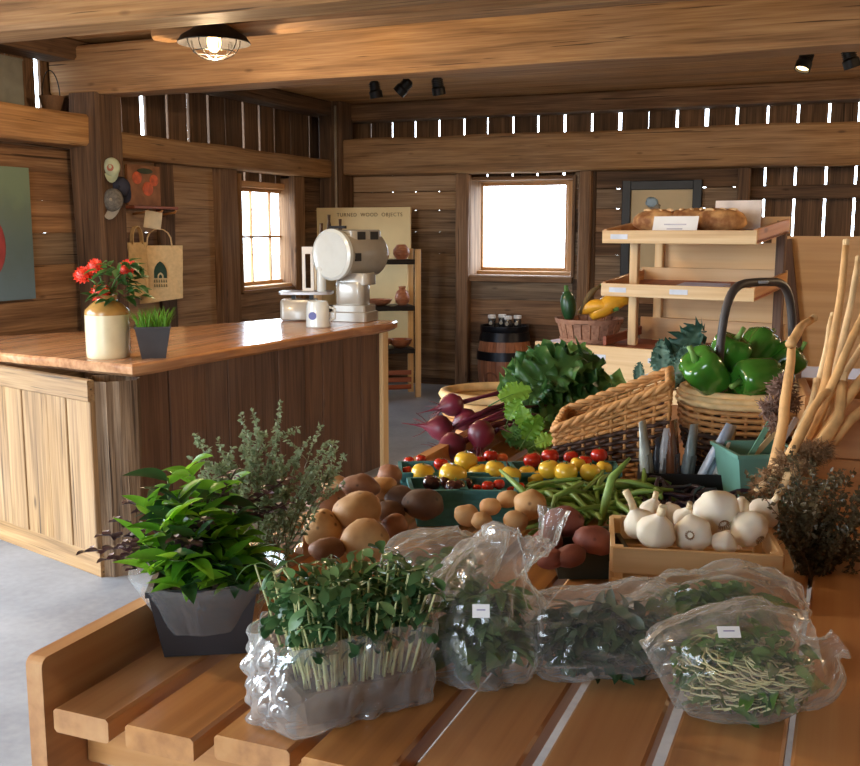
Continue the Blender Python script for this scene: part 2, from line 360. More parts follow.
# window in the back wall
def window(name, org, ux, nrm, w_, h_, cols, rows, label=None, fw=.06):
    """org: lower corner of the opening, ux: along the sill, nrm: into the room"""
    ux = Vector(ux); nrm = Vector(nrm); uz = Vector((0, 0, 1)); org = Vector(org)
    root = bpy.data.objects.new(name, None); COL.objects.link(root); tag(root, kind='structure'); root.location = org
    P = lambda a, c, k=0: ux * a + uz * c + nrm * k
    for nm, a, c, wd in (('window_frame', P(-fw / 2, 0), P(-fw / 2, h_), fw), ('window_frame', P(w_ + fw / 2, 0), P(w_ + fw / 2, h_), fw),
                         ('window_frame', P(-fw, h_ + fw / 2), P(w_ + fw, h_ + fw / 2), fw), ('window_sill', P(-fw, -fw / 2, .04), P(w_ + fw, -fw / 2, .04), fw)):
        plank(nm, a, c, wd, .09 if nm == 'window_frame' else .17, W_TRIM, root, nrm)
    s = .035
    for nm, a, c in (('sash', P(s / 2, 0, -.02), P(s / 2, h_, -.02)), ('sash', P(w_ - s / 2, 0, -.02), P(w_ - s / 2, h_, -.02)),
                     ('sash', P(s, h_ - s / 2, -.02), P(w_ - s, h_ - s / 2, -.02)), ('sash', P(s, s / 2, -.02), P(w_ - s, s / 2, -.02))):
        plank(nm, a, c, s, .035, W_TRIM, root, nrm)
    for i in range(1, cols): plank('muntin', P(w_ * i / cols, s, -.02), P(w_ * i / cols, h_ - s, -.02), .016, .03, W_TRIM, root, nrm)
    for i in range(1, rows): plank('muntin', P(s, h_ * i / rows, -.02), P(w_ - s, h_ * i / rows, -.02), .022, .03, W_TRIM, root, nrm)
    for i in range(cols):
        for j in range(rows):
            a = w_ * (i + .5) / cols; c = h_ * (j + .5) / rows
            link('pane', plank_mesh(w_ / cols - .01, h_ / rows - .01, .004, M_GLASS, .0005, name='pane'), root, frame(P(a, c, -.022), ux, None, nrm))
    return root
window('window_1', (W0, YO, WZ0), (1, 0, 0), (0, -1, 0), W1 - W0, WZ1 - WZ0, 1, 1)
# casing between lining and outer skin
jm = (YB + YO) / 2
for nm, p0, p1, wd in (('jamb', (wx0, jm, wz0), (wx0, jm, wz1), 0), ('jamb', (wx1, jm, wz0), (wx1, jm, wz1), 0)):
    plank(nm, p0, p1, YO - YB + .06, .03, W_BARN, wb, (1, 0, 0))
plank('jamb', (wx0, jm, wz0), (wx1, jm, wz0), YO - YB + .06, .03, W_BARN, wb, (0, 0, 1)); plank('jamb', (wx0, jm, wz1 - .02), (wx1, jm, wz1 - .02), YO - YB + .0, .03, W_BARN, wb, (0, 0, 1))
plank('apron', (wx0, YB - .03, wz0 - .02), (wx1, YB - .03, wz0 - .02), .06, .06, W_BARN, wb, (0, -1, 0))
# ---- left wall
wl = MB().box((XL - .06, (YB + 4.4) / 2, .03), (.2, YB - 4.4, .06)).build('wall_left', W_DARK); tag(wl, kind='structure')
XO = XL - .13
def ly(px, X=XL): return at(px, 250, X=X).y
lslit = [(-60, .01), (-25, .01), (8, .008), (39.5, .055), (75, .01), (100, .01), (121, .02), (143, .07), (167, .03), (188, .035), (208, .035), (225, .01), (243, .035), (259, .035), (274, .015), (290, .008), (309, .02), (322, .01)]
ed = [(4.3, 0)] + [(at(px, 110, X=XO).y, g) for px, g in lslit if at(px, 110, X=XO).y > 4.4] + [(YB + .3, 0)]
U0, U1 = at(243, 240, X=XO).y - .16, at(289, 240, X=XO).y
UZ0, UZ1 = at(266, 284, X=XO).z, at(266, 189, X=XO).z
for (a, ga), (c, gc) in zip(ed, ed[1:]):
    y0 = a + ga / 2; y1 = c - gc / 2
    if y1 - y0 < .02: continue
    spans = [(0, 3.0)]
    if y1 > U0 - .02 and y0 < U1 + .02: spans = [(0, UZ0), (UZ1, 3.0)]
    for z0, z1 in spans:
        plank('wall_board', (XO - .015, (y0 + y1) / 2, z0), (XO - .015, (y0 + y1) / 2, z1), y1 - y0, .03, W_DARK, wl, (1, 0, 0))
window('window_2', (XO, U0, UZ0), (0, 1, 0), (1, 0, 0), U1 - U0, UZ1 - UZ0, 3, 2)
v0, v1 = ly(240), ly(294); vz0, vz1 = at(266, 290, X=XL).z, at(266, 176, X=XL).z
lbays = [(4.4, ly(92)), (ly(92), ly(168)), (ly(168), ly(231)), (v0, v1), (v1, YB)]
for bi, (y0, y1) in enumerate(lbays):
    for k, (z0, z1) in enumerate(zip(lin, lin[1:])):
        if bi == 3:
            if z0 >= vz0 - .02: continue
            if z0 < vz0 < z1: z1 = vz0
        mt = (W_BARN, W_PALEB, W_PALEB, W_BARN, W_DARK)[bi] if k % 4 != 2 else (W_GREY, W_BARN, W_PALEB, W_BARN, W_DARK)[bi]
        plank('wall_board', (XL - .02, y0 + .003, (z0 + z1) / 2), (XL - .02, y1 - .003, (z0 + z1) / 2), z1 - z0 - .001, .03, mt, wl, (1, 0, 0))
jx = (XL + XO) / 2
for yy in (v0, v1): plank('jamb', (jx, yy, vz0), (jx, yy, vz1), XL - XO + .06, .03, W_BARN, wl, (0, 1, 0))
plank('jamb', (jx, v0, vz0), (jx, v1, vz0), XL - XO + .06, .03, W_BARN, wl, (0, 0, 1))
def lpost(px0, px1, X, z0, z1, T, mat, par=wl):
    a = ly(px0, X); c = ly(px1, X)
    return plank('post', (X - T / 2, (a + c) / 2, z0), (X - T / 2, (a + c) / 2, z1), c - a, T, mat, par, (1, 0, 0), 8, .01)
lpost(222, 240, XL + .07, 0, 2.3, .09, W_BARN); lpost(296, 306, XL + .05, 0, 2.3, .07, W_BARN); lpost(161, 176, XL + .03, 0, 2.3, .06, W_DARK)
# great post under the beam, and the corner post
tag(plank('trim_7', (-4.99, 5.93, 0), (-4.99, 5.93, 2.54), .27, .26, W_DARK, None, (1, 0, 0), 12, .014, .02), kind='structure')
tag(plank('trim_8', (XL + .12, YB - .16, 0), (XL + .12, YB - .16, ZC), .26, .30, W_DARK, None, (0, -1, 0), 10, .012, .02), kind='structure')
# girts along the left wall
z1, z0 = at(200, 140, X=XL + .14).z, at(200, 163, X=XL + .14).z
tag(plank('trim_9', (XL + .03, ly(125, XL + .14), (z0 + z1) / 2 - .02), (XL + .03, YB - .05, (z0 + z1) / 2 - .02), z1 - z0, .24, W_BEAM, None, (1, 0, 0), 12, .014, .02), kind='structure')
z1, z0 = at(40, 107, X=XL + .22).z, at(40, 141, X=XL + .22).z
tag(plank('trim_10', (XL + .08, 4.2, (z0 + z1) / 2), (XL + .08, 5.86, (z0 + z1) / 2), z1 - z0, .30, W_BEAM, None, (1, 0, 0), 8, .014, .02), kind='structure')
GIRT_TOP = z1
# plates at the top of the left wall
tag(plank('trim_11', (XL + .02, 4.3, ZC - .07), (XL + .02, YB, ZC - .07), .14, .26, W_DARK, None, (1, 0, 0), 8, .01, .02), kind='structure')
# ---- walls behind and beside the photographer, with open barn doors that let the day in
def boarding(par, a, c, z0, z1, nrm):
    a = Vector(a); c = Vector(c); L_ = (c - a).length; m = max(1, round(L_ / .26)); d_ = (c - a) / m; mesh_ = plank_mesh(z1 - z0, L_ / m - .003, .05, W_BARN, name='wall_board')
    for i in range(m):
        q = a + d_ * (i + .5); link('wall_board', mesh_, par, frame((q.x, q.y, (z0 + z1) / 2), (0, 0, 1), None, nrm))
wr = bpy.data.objects.new('wall_right', None); COL.objects.link(wr); tag(wr, kind='structure')
boarding(wr, (XR + .03, YF - .1, 0), (XR + .03, YB + .3, 0), 0, 3, (-1, 0, 0))
wn = bpy.data.objects.new('wall_front', None); COL.objects.link(wn); tag(wn, kind='structure')
dx0, dx1, dz = -3.4, -0.6, 2.4
boarding(wn, (XL - .1, YF - .03, 0), (dx0, YF - .03, 0), 0, 3, (0, 1, 0))
boarding(wn, (dx1, YF - .03, 0), (XR, YF - .03, 0), 0, 3, (0, 1, 0))
boarding(wn, (dx0, YF - .03, 0), (dx1, YF - .03, 0), dz, 3, (0, 1, 0))
portal(((dx0 + dx1) / 2, YF - .02, dz / 2), (0, 1, 0), dx1 - dx0, dz)
# near part of the left wall: door opening from LY0 to LY1
LY0, LY1, LZ = -0.9, 3.6, 2.5
boarding(wl, (XL - .03, YF, 0), (XL - .03, LY0, 0), 0, 3, (1, 0, 0))
boarding(wl, (XL - .03, LY1, 0), (XL - .03, 4.4, 0), 0, 3, (1, 0, 0))
boarding(wl, (XL - .03, LY0, 0), (XL - .03, LY1, 0), LZ, 3, (1, 0, 0))
portal((XL - .02, (LY0 + LY1) / 2, LZ / 2), (1, 0, 0), LY1 - LY0, LZ)
portal(((W0 + W1) / 2, YO + .04, (WZ0 + WZ1) / 2), (0, -1, 0), W1 - W0, WZ1 - WZ0)
portal((XO - .04, (U0 + U1) / 2, (UZ0 + UZ1) / 2), (1, 0, 0), U1 - U0, UZ1 - UZ0)
# ------------------------------------------------------------------ lamps
M_BULB = plain('warm_bulb', S(255, 214, 150), .3, emit=(1, .66, .30, 1), es=7)
M_SHADEIN = plain('shade_inside', S(120, 110, 92), .35)
def point(loc, e, parent=None, r=.05, col=(1, .72, .42)):
    ld = bpy.data.lights.new('lamp_light', 'POINT'); ld.energy = e; ld.color = col; ld.shadow_soft_size = r
    o = bpy.data.objects.new('lamp_light', ld); COL.objects.link(o)
    if parent is not None: o.parent = parent
    o.location = loc; return o
def pendant(loc, label, energy):
    t = thing('pendant_lamp', label, 'lamp', loc, group='black barn pendant lamps')     # origin at the rim height
    top = ZC - loc[2]
    MB().tube([(0, 0, .13), (0, 0, .14), (0, 0, .27), (0, 0, .275), (0, 0, top)], [.034, .036, .036, .012, .012], 12).build('stem', M_BLACK, t)
    MB().lathe([(.055, top - .03), (.055, top)], 16).build('ceiling_cup', M_BLACK, t)
    smooth_angle(MB().lathe([(.028, .14), (.04, .13), (.042, .085), (.03, .08)], 16).build('socket', M_BLACK, t), 30)
    sh = smooth_angle(MB().lathe([(.045, .095), (.07, .09), (.165, .03), (.185, .0), (.183, -.004), (.16, .022), (.066, .08), (.045, .084)], 32, cap=(False, False)).build('shade', M_BLACK, t), 50)
    MB().ell((0, 0, .005), (.036, .036, .05), 16, 10).build('bulb', M_BULB, t, True)
    for k in range(4):
        a = k * PI / 4
        pts = [(.135 * math.cos(a) * math.cos(u), .135 * math.sin(a) * math.cos(u), .02 - .105 * math.sin(u)) for u in [PI * i / 12 for i in range(13)]]
        MB().tube(pts, .0032, 6).build('cage_wire', M_BLACK, t, True)
    for zz, rr in ((-.045, .105),):
        MB().tube([(rr * math.cos(2 * PI * i / 24), rr * math.sin(2 * PI * i / 24), zz) for i in range(25)], .003, 6).build('cage_ring', M_BLACK, t, True)
    point((0, 0, -.075), energy, t, .03); return t
pl = at(214, 43, d=5.2)
pendant(pl, 'black barn pendant lamp with wire cage glowing at upper left', 90)
for x, y, lb in ((2.3, 4.6, 'beside the bread rack aisle'), (-2.9, 1.2, 'over the floor before the counter'), (2.4, 7.6, 'near the back right corner')):  # unseen extra lamps, added to warm the ceiling and beams
    pendant((x, y, 2.42), 'added unseen black barn pendant lamp, ' + lb, 115)
def spot(px, py, tilt, label, lit):
    p = at(px, py - 11, z=ZC); t = thing('spotlight', label, 'spotlight', p, group='ceiling spotlights')
    d = Vector((math.sin(tilt[0]), tilt[1], -math.cos(tilt[0]))).normalized()
    MB().lathe([(.03, -.02), (.03, 0)], 12).build('mount', M_BLACK, t); MB().tube([(0, 0, -.02), (0, 0, -.085)], .009, 6).build('arm', M_BLACK, t)
    c = Vector((0, 0, -.12)); M = frame(c, d.orthogonal(), None, d).to_3x3()
    smooth_angle(MB().lathe([(.024, -.075), (.04, -.06), (.042, .0), (.056, .015), (.056, .07), (.048, .07), (.046, .05)], 16, c, M, cap=(True, False)).build('housing', M_BLACK, t), 35)
    for k in range(4): MB().lathe([(.05, -.05 + k * .014), (.05, -.044 + k * .014)], 14, c, M).build('cooling_fin', M_BLACK, t)
    MB().lathe([(.045, .045), (.045, .052)], 14, c, M).build('lens', M_BULB if lit else plain('dull_lens', S(190, 190, 190), .2), t)
    if lit:
        ld = bpy.data.lights.new('spot_light', 'SPOT'); ld.energy = 90; ld.color = (1, .74, .45); ld.spot_size = 1.6; ld.spot_blend = .8
        o = bpy.data.objects.new('spot_light', ld); COL.objects.link(o); o.parent = t; o.location = c + d * .09; o.rotation_euler = d.to_track_quat('-Z', 'Y').to_euler()
spot(375, 86, (.1, .2), 'black spotlight on ceiling, leftmost of the close row of three', False)
spot(404, 83, (-.8, -.1), 'black spotlight turned sideways, middle of the row of three', False)
spot(438, 82, (.05, .3), 'black spotlight on ceiling, rightmost of the close row of three', False)
spot(806, 54, (-.25, -.35), 'lit black spotlight glowing warm on ceiling at upper right', True)
spot(851, 51, (.3, .1), 'unlit black spotlight at the right edge of ceiling', False)
pc = at(335, 108, Y=YB - .34)
o = MB().tube([(0, 0, 0), (0, 0, 2.0)], .013, 8).build('conduit_pipe', plain('grey_pipe', S(150, 138, 120), .5), None, True, Matrix.Translation((pc.x, YB - .34, .85)))
tag(o, 'thin pale conduit pipe running down the corner post', 'pipe')

# ------------------------------------------------------------------ counter
ZT = .98
A = at(104, 577, z=0); A = Vector((A.x, A.y, 0)); B = at(0, 538, z=0); B = Vector((B.x, B.y, 0)); fd = (B - A).normalized(); B2 = A + fd * 1.75
tip = at(393, 322, z=ZT); C = Vector((tip.x - .06, tip.y - .06, 0)); sdv = (C - A).normalized(); SL = (C - A).length
n1v = Vector((fd.y, -fd.x, 0)); n1v = n1v if n1v.y < 0 else -n1v
n2v = Vector((sdv.y, -sdv.x, 0)); n2v = n2v if n2v.x > 0 else -n2v
ct = thing('shop_counter', 'long counter clad in upright barn boards with rough corner post', 'counter')
T0 = ZT - .06
plast = plain('pale_stone_plinth', S(196, 180, 160), .5, mott=.25, scale=5)
plank('plinth', A + fd * .0 + Vector((0, 0, .06)), B2 + Vector((0, 0, .06)), .12, .03, W_FRONT, ct, n1v)
s_ = .0; k = 0
while s_ < 1.72:
    wd = (.20, .17, .23, .16, .21)[k % 5]; e = min(s_ + wd, 1.74)
    mid = A + fd * ((s_ + e) / 2) + n1v * (.012 + .004 * (k % 2))
    plank('board', mid + Vector((0, 0, .12)), mid + Vector((0, 0, T0 - .09)), e - s_ - .004, .03, W_FRONT, ct, n1v); s_ = e; k += 1
plank('top_rail', A + n1v * .02 + Vector((0, 0, T0 - .04)), B2 + n1v * .02 + Vector((0, 0, T0 - .04)), .10, .035, W_FRONT, ct, n1v)
pm = A + fd * .06 - n1v * .03 + n2v * -.0
W_ROUGH = wood('rough_post', S(58, 44, 32), S(112, 88, 64), S(156, 128, 96), .85, 1.6, .2, .1, 1.0)
mb = MB(); nseg = 20; ring = 28
for i in range(nseg + 1):
    z = T0 * i / nseg
    for j in range(ring):
        th = 2 * PI * j / ring; r = .115 * (1 / max(abs(math.cos(th - .6)), abs(math.sin(th - .6)))) ** .55
        r += .022 * noise.noise((j * .9, z * .8, 3)) + .012 * noise.noise((j * 2.3, z * 1.5, 8)); mb.v.append((r * math.cos(th), r * math.sin(th), z))
for i in range(nseg):
    for j in range(ring): mb.f.append((i * ring + j, i * ring + (j + 1) % ring, (i + 1) * ring + (j + 1) % ring, (i + 1) * ring + j)); mb.m.append(0)
o = mb.build('corner_post', wood('rough_upright', S(58, 44, 32), S(112, 88, 64), S(156, 128, 96), .85, 1.6, .1, .1, 1.0), ct)
o.data.transform(Matrix.Rotation(PI / 2, 4, 'Y').inverted()); o.matrix_local = Matrix.Translation(A + fd * .015 + sdv * .125) @ Matrix.Rotation(PI / 2, 4, 'Y')
s_ = .24; k = 0
while s_ < SL - .09:
    wd = (.22, .27, .19, .24)[k % 4]; e = min(s_ + wd, SL - .08)
    mid = A + sdv * ((s_ + e) / 2) + n2v * (.012 + .004 * (k % 2))
    plank('board', mid + Vector((0, 0, .0)), mid + Vector((0, 0, T0)), e - s_ - .004, .03, W_SIDE, ct, n2v); s_ = e; k += 1
plank('end_post', A + sdv * (SL - .04), A + sdv * (SL - .04) + Vector((0, 0, T0)), .09, .11, W_PINE, ct, n2v)
# hidden back cladding so the counter is solid
bk = [at(300, 317, z=ZT), at(190, 326, z=ZT), at(0, 336, z=ZT)]
plank('back_panel', Vector((bk[0].x + .1, bk[0].y - .1, T0 / 2)), Vector((bk[1].x + .1, bk[1].y, T0 / 2)), T0, .03, W_SIDE, ct, (-1, .3, 0))
# slab
poly = [A + n1v * .07 + n2v * .07 + fd * .0, Vector((tip.x, tip.y, 0)), Vector((tip.x - .02, tip.y + .12, 0)), bk[0] + Vector((.0, .05, 0)), bk[1], (bk[1] + bk[2]) / 2 + Vector((-.03, .03, 0)), bk[2], Vector((-5.04, bk[2].y - .02, 0)), Vector((-5.06, 4.35, 0)), B2 + n1v * .10]
c0 = at(132, 365, z=ZT); poly[0] = Vector((c0.x, c0.y, 0))
pts = []
for a, c in zip(poly, poly[1:] + poly[:1]):
    a = Vector((a.x, a.y, 0)); c = Vector((c.x, c.y, 0)); m = max(1, int((c - a).length / .12))
    for i in range(m):
        q = a.lerp(c, i / m)
        if i: q += Vector((noise.noise((q.x * 3, q.y * 3, 1)), noise.noise((q.x * 3, q.y * 3, 5)), 0)) * .035
        pts.append(q)
nP = len(pts); cen = sum(pts, Vector()) / nP; mb = MB()
rings = [(ZT, -.012), (ZT - .01, 0), (ZT - .045, -.004), (ZT - .06, -.03)]
vs = []
for z, off in rings:
    for q in pts:
        dd = (q - cen).normalized(); w_ = noise.noise((q.x * 5, q.y * 5, z * 20)) * .01; vs.append(q + dd * (off + w_) + Vector((0, 0, z)))
fs = [tuple(range(nP)), tuple(range(3 * nP, 4 * nP))[::-1]]
for r in range(3):
    for i in range(nP): fs.append((r * nP + i, (r + 1) * nP + i, (r + 1) * nP + (i + 1) % nP, r * nP + (i + 1) % nP))
o = mb.add(vs, fs).build('countertop', W_TOP); o.data.transform(Matrix.Translation((0, 0, -ZT)) ); o.location = (0, 0, ZT)
o.data.transform(Matrix.Rotation(PI / 2, 4, 'Z')); o.rotation_euler = (0, 0, -PI / 2)
tag(o, 'thick polished wooden slab with live edge lying on the counter', 'countertop')

# ------------------------------------------------------------------ things on the counter
pj = at(109, 357, z=ZT); u = mpp(pj)
jug = thing('stoneware_jug', 'cream stoneware jug with tan shoulder holding red flowers', 'jug', pj)
R = 21.5 * u; Hj = 62 * u
M_CREAM = plain('cream_glaze', S(222, 208, 170), .25, mott=.05, coat=.4); M_TAN = plain('tan_glaze', S(176, 132, 70), .25, mott=.12, coat=.4)
smooth_angle(MB().lathe([(R * .93, 0), (R * .98, .006), (R, .03), (R, Hj * .69)], 36, cap=(True, False)).build('body', M_CREAM, jug), 40)
smooth_angle(MB().lathe([(R, Hj * .69), (R * 1.005, Hj * .73), (R * .97, Hj * .77), (R * .66, Hj * .87), (R * .50, Hj * .90), (R * .46, Hj * .97), (R * .52, Hj), (R * .42, Hj), (R * .36, Hj * .9)], 36, cap=(False, False)).build('shoulder', M_TAN, jug), 40)
M_STEM = plain('green_stem', S(74, 110, 48), .6); M_RED = plain('red_petal', S(222, 62, 38), .5, mott=.25, scale=60)
G_DEEP = leafmat('deep_leaf', S(34, 66, 30), S(70, 110, 50), .25)
def leaf_mb(L, Wd, fold=.25, curl=.3, n=6, serr=0.0, tipw=.0):
    mb = MB(); vs = []
    for i in range(n + 1):
        t = i / n; hw = Wd / 2 * (math.sin(PI * t ** .8) ** .8 if 0 < t < 1 else tipw); x = L * t; z = -curl * L * t * t
        if serr and i % 2: hw *= 1 - serr
        vs += [(x, -hw, z + abs(hw) * fold), (x, 0, z), (x, hw, z + abs(hw) * fold)]
    fs = []
    for i in range(n):
        a = i * 3; fs += [(a, a + 3, a + 4, a + 1), (a + 1, a + 4, a + 5, a + 2)]
    return mb.add(vs, fs)
def put_leaf(me, p, d, up=(0, 0, 1), sc=1.0, parent=None, name='leaf'):
    M = frame(p, d, None, up) @ Matrix.Scale(sc, 4); return link(name, me, parent, M)
def flower(px, py, r, base, label):
    c = at(px, py, d=depth(base) + random.uniform(-.04, .04)); rr = r * mpp(c)
    t = thing('zinnia_flower', label, 'flower', c, group='red zinnias in the jug')
    mb = MB()
    for ringk in range(5):
        el = -.25 + ringk * .42; nn = (14, 13, 11, 8, 4)[ringk]
        for j in range(nn):
            th = 2 * PI * (j + ringk * .5) / nn; dr = Vector((math.cos(th) * math.cos(el), math.sin(th) * math.cos(el), math.sin(el)))
            lf = leaf_mb(rr * (1.0 - .08 * ringk), rr * .42, .3, -.18, 4); M = frame(dr * rr * .12, dr, None, (0, 0, 1) if el < 1.2 else (1, 0, 0)); lf.v = [tuple(M @ Vector(v)) for v in lf.v]
            mb.add(lf.v, lf.f)
    M = Matrix.Rotation(.9, 4, Vector((1, .4, 0)).normalized()); mb.v = [tuple(M @ Vector(v)) for v in mb.v]
    mb.ell((0, 0, 0), (rr * .78,) * 3, 12, 8); mb.build('bloom', M_RED, t, True)
    q = base - c; MB().tube([(0, 0, 0), q * .5 + Vector((0, 0, .03)), q], .004, 6).build('stem', M_STEM, t, True); return t
jb = pj + Vector((0, 0, Hj * .9))
for px, py, r, lb in ((83, 275, 9.5, 'red zinnia flower leaning out furthest left over the jug'), (95, 266, 8, 'red zinnia flower upper left above the jug'), (100, 293, 10, 'red zinnia flower lowest, just above the jug neck'), (128, 267, 8.5, 'red zinnia flower upper right of the jug'), (136, 269, 5, 'small red zinnia flower furthest right over the jug'), (125, 270, 5.5, 'red zinnia flower behind others right of the jug')):
    flower(px, py, r, jb, lb)
t = thing('jug_foliage', 'dark green leafy stems between the red zinnias in the jug', 'foliage', jb)
lm = leaf_mb(.075, .036, .3, .3).mesh('leaf', G_DEEP)
for k in range(110):
    a = random.uniform(0, 2 * PI); r = random.uniform(.02, .12); h = random.uniform(.0, .2)
    p = _r2 * (r * math.cos(a) + .055) + _f2 * (r * math.sin(a) * .8) + Vector((0, 0, h))
    put_leaf(lm, p, (math.cos(a), math.sin(a), random.uniform(-.5, .6)), (random.uniform(-.4, .4), random.uniform(-.6, .2), 1), random.uniform(.6, 1.1), t)
# grass in a dark tapered pot
pg = at(154, 357, z=ZT); u = mpp(pg)
t = thing('grass_pot', 'dark tapered square pot of bright green grass beside the jug', 'plant pot', pg, YAW + .25)
w0, w1, hh = 11.5 * u, 17 * u, 30 * u
def open_pot(w0, w1, h, th, dp=None, seg=0):
    mb = MB(); q = dp or 1.0
    R4 = lambda a, z: [(-a, -a * q, z), (a, -a * q, z), (a, a * q, z), (-a, a * q, z)]
    vs = R4(w0, 0) + R4(w1, h) + R4(w1 + .004, h) + R4(w1 + .004, h + .008) + R4(w1 - th, h + .008) + R4(w0 - th, th)
    fs = [(3, 2, 1, 0)]
    for r in range(5):
        for j in range(4): fs.append((r * 4 + j, r * 4 + (j + 1) % 4, r * 4 + 4 + (j + 1) % 4, r * 4 + 4 + j))
    fs.append((20, 21, 22, 23)); return mb.add(vs, fs)
open_pot(w0, w1, hh, .005).build('pot', plain('charcoal_pot', S(58, 56, 58), .5), t)
MB().box((0, 0, hh * .9), (w1 * 1.8, w1 * 1.8, .004)).build('soil', plain('soil', S(50, 38, 28), .9), t)
mb = MB()
for k in range(170):
    x, y = random.uniform(-w1, w1) * .85, random.uniform(-w1, w1) * .85; h = random.uniform(.07, .125); dx, dy = random.uniform(-.04, .04) + x * .3, random.uniform(-.04, .04) + y * .3
    a = random.uniform(0, PI); wx, wy = .0028 * math.cos(a), .0028 * math.sin(a); z0 = hh * .9
    mb.add([(x - wx, y - wy, z0), (x + wx, y + wy, z0), (x + dx * .4 + wx, y + dy * .4 + wy, z0 + h * .6), (x + dx * .4 - wx, y + dy * .4 - wy, z0 + h * .6), (x + dx, y + dy, z0 + h)], [(0, 1, 2, 3), (3, 2, 4)])
tag(mb.build('grass_blades', leafmat('grass', S(86, 140, 44), S(140, 190, 74), .4), t), kind='stuff')
pb = at(134, 352, z=ZT); u = mpp(pb)
o = MB().box((0, 0, 8 * u), (9 * u, 7 * u, 16 * u)).box((0, -3.6 * u, 9 * u), (7 * u, .4 * u, 10 * u)).build('card_reader', M_DARKPL, None, False, Matrix.Translation(pb + Vector((0, .12, 0))) @ Matrix.Rotation(YAW, 4, 'Z')); tag(o, 'small black box between the jug and the grass pot', 'box')

# --- drum scale
ps = at(352, 321, z=ZT); u = mpp(ps)
M_ENAM = plain('grey_enamel', S(176, 172, 162), .25, .1, .5, .04, coat=.5); M_ENAMW = plain('white_enamel', S(214, 222, 222), .2, 0, .5, .03, coat=.6); M_DIAL = plain('dial_face', S(150, 176, 174), .15, 0, .6, .03, coat=.8)
t = thing('drum_scale', 'vintage grey enamel drum scale with round dial on the counter', 'weighing scale', ps)
vd = (_f2).copy(); rt = _r2
ax = (-_f2 * .80 - _r2 * .60).normalized()            # the dial looks this way
sx = Vector((ax.y, -ax.x, 0)); sx = sx if sx.dot(rt) < 0 else -sx
def loc(a, c, z): return rt * (a * u) + vd * (c * u) + Vector((0, 0, z * u))
Mz = Matrix.Rotation(YAW - .35, 3, 'Z')
def rbox(mb, c, size, M, bev=.2, n=5):               # box with rounded upright corners
    hx, hy, hz = size[0] / 2, size[1] / 2, size[2] / 2; r = bev * min(hx, hy); ring = []
    for cx, cy, a0 in ((hx - r, hy - r, 0), (-hx + r, hy - r, PI / 2), (-hx + r, -hy + r, PI), (hx - r, -hy + r, 1.5 * PI)):
        for i in range(n): a = a0 + PI / 2 * i / (n - 1); ring.append((cx + r * math.cos(a), cy + r * math.sin(a)))
    vs = []
    for k_, z in ((.94, -hz), (1, -hz * .9), (1, hz * .8), (.93, hz)):
        vs += [M @ Vector((x * k_, y * k_, z)) + Vector(c) for x, y in ring]
    m = len(ring); fs = [tuple(range(m))[::-1], tuple(range(3 * m, 4 * m))]
    for q in range(3):
        for i in range(m): fs.append((q * m + i, q * m + (i + 1) % m, (q + 1) * m + (i + 1) % m, (q + 1) * m + i))
    return mb.add(vs, fs)
smooth_angle(rbox(MB(), loc(2, 4, 5), (40 * u, 34 * u, 10 * u), Mz).build('base', M_ENAM, t), 40)
smooth_angle(rbox(MB(), loc(2, 4, 13), (36 * u, 30 * u, 7 * u), Mz).build('base_step', M_ENAM, t), 40)
smooth_angle(rbox(MB(), loc(1, 4, 27), (30 * u, 24 * u, 24 * u), Mz, .5).build('pedestal', M_ENAM, t), 40)
smooth_angle(rbox(MB(), loc(4, 6, 42), (36 * u, 26 * u, 12 * u), Mz, .5).build('neck', M_ENAM, t), 40)
dc = loc(-17, -6, 66); Rd = 23 * u; LD = 58 * u
Max = frame(dc, sx, None, ax); M3 = Max.to_3x3()
prof = [(Rd * .96, -LD), (Rd, -LD * .97), (Rd, -.06 * LD), (Rd * 1.0, 0)]
smooth_angle(MB().lathe(prof, 40, dc, M3).build('drum', M_ENAM, t), 30)
smooth_angle(MB().lathe([(Rd * .9, -.02 * LD), (Rd * 1.09, -.02 * LD), (Rd * 1.1, .06 * LD), (Rd * .98, .09 * LD), (Rd * .86, .07 * LD)], 40, dc, M3).build('dial_ring', M_ENAMW, t), 30)
MB().lathe([(Rd * .87, .02 * LD), (Rd * .87, .06 * LD)], 40, dc, M3).build('dial_face', M_DIAL, t)
def drumloc(al, ang, rr): return dc + M3 @ Vector((rr * math.cos(ang), rr * math.sin(ang), al))
upv = M3.inverted() @ Vector((0, 0, 1)); a_up = math.atan2(upv.y, upv.x); rgt = M3.inverted() @ rt; a_r = math.atan2(rgt.y, rgt.x)
# readout windows on the drum's housing
hous = MB(); Mh = frame((0, 0, 0), -ax, None, (0, 0, 1)).to_3x3()
smooth_angle(rbox(hous, dc - ax * LD * .55 + Vector((0, 0, Rd * .75)), (LD * .8, Rd * 1.5, Rd * .62), Mh, .3).build('housing', M_ENAM, t), 40)
side = -sx if (-sx).dot(_f2) < 0 else sx
for al, nm in ((.38, 'readout'), (.72, 'readout')):
    MB().box(dc - ax * LD * al + Vector((0, 0, Rd * .80)) + side * Rd * .74, (LD * .2, .012, Rd * .34), Mh).build(nm, M_DARKPL, t)
MB().box(dc - ax * LD * .18 + Vector((0, 0, -Rd * .1)) + side * Rd * .99, (LD * .14, .012, Rd * .34), Mh).build('badge', M_DARKPL, t)
MB().box(dc - ax * LD * .12 + Vector((0, 0, Rd * 1.16)), (LD * .04, Rd * .9, Rd * .12), Mh).build('handle', M_DARKPL, t)
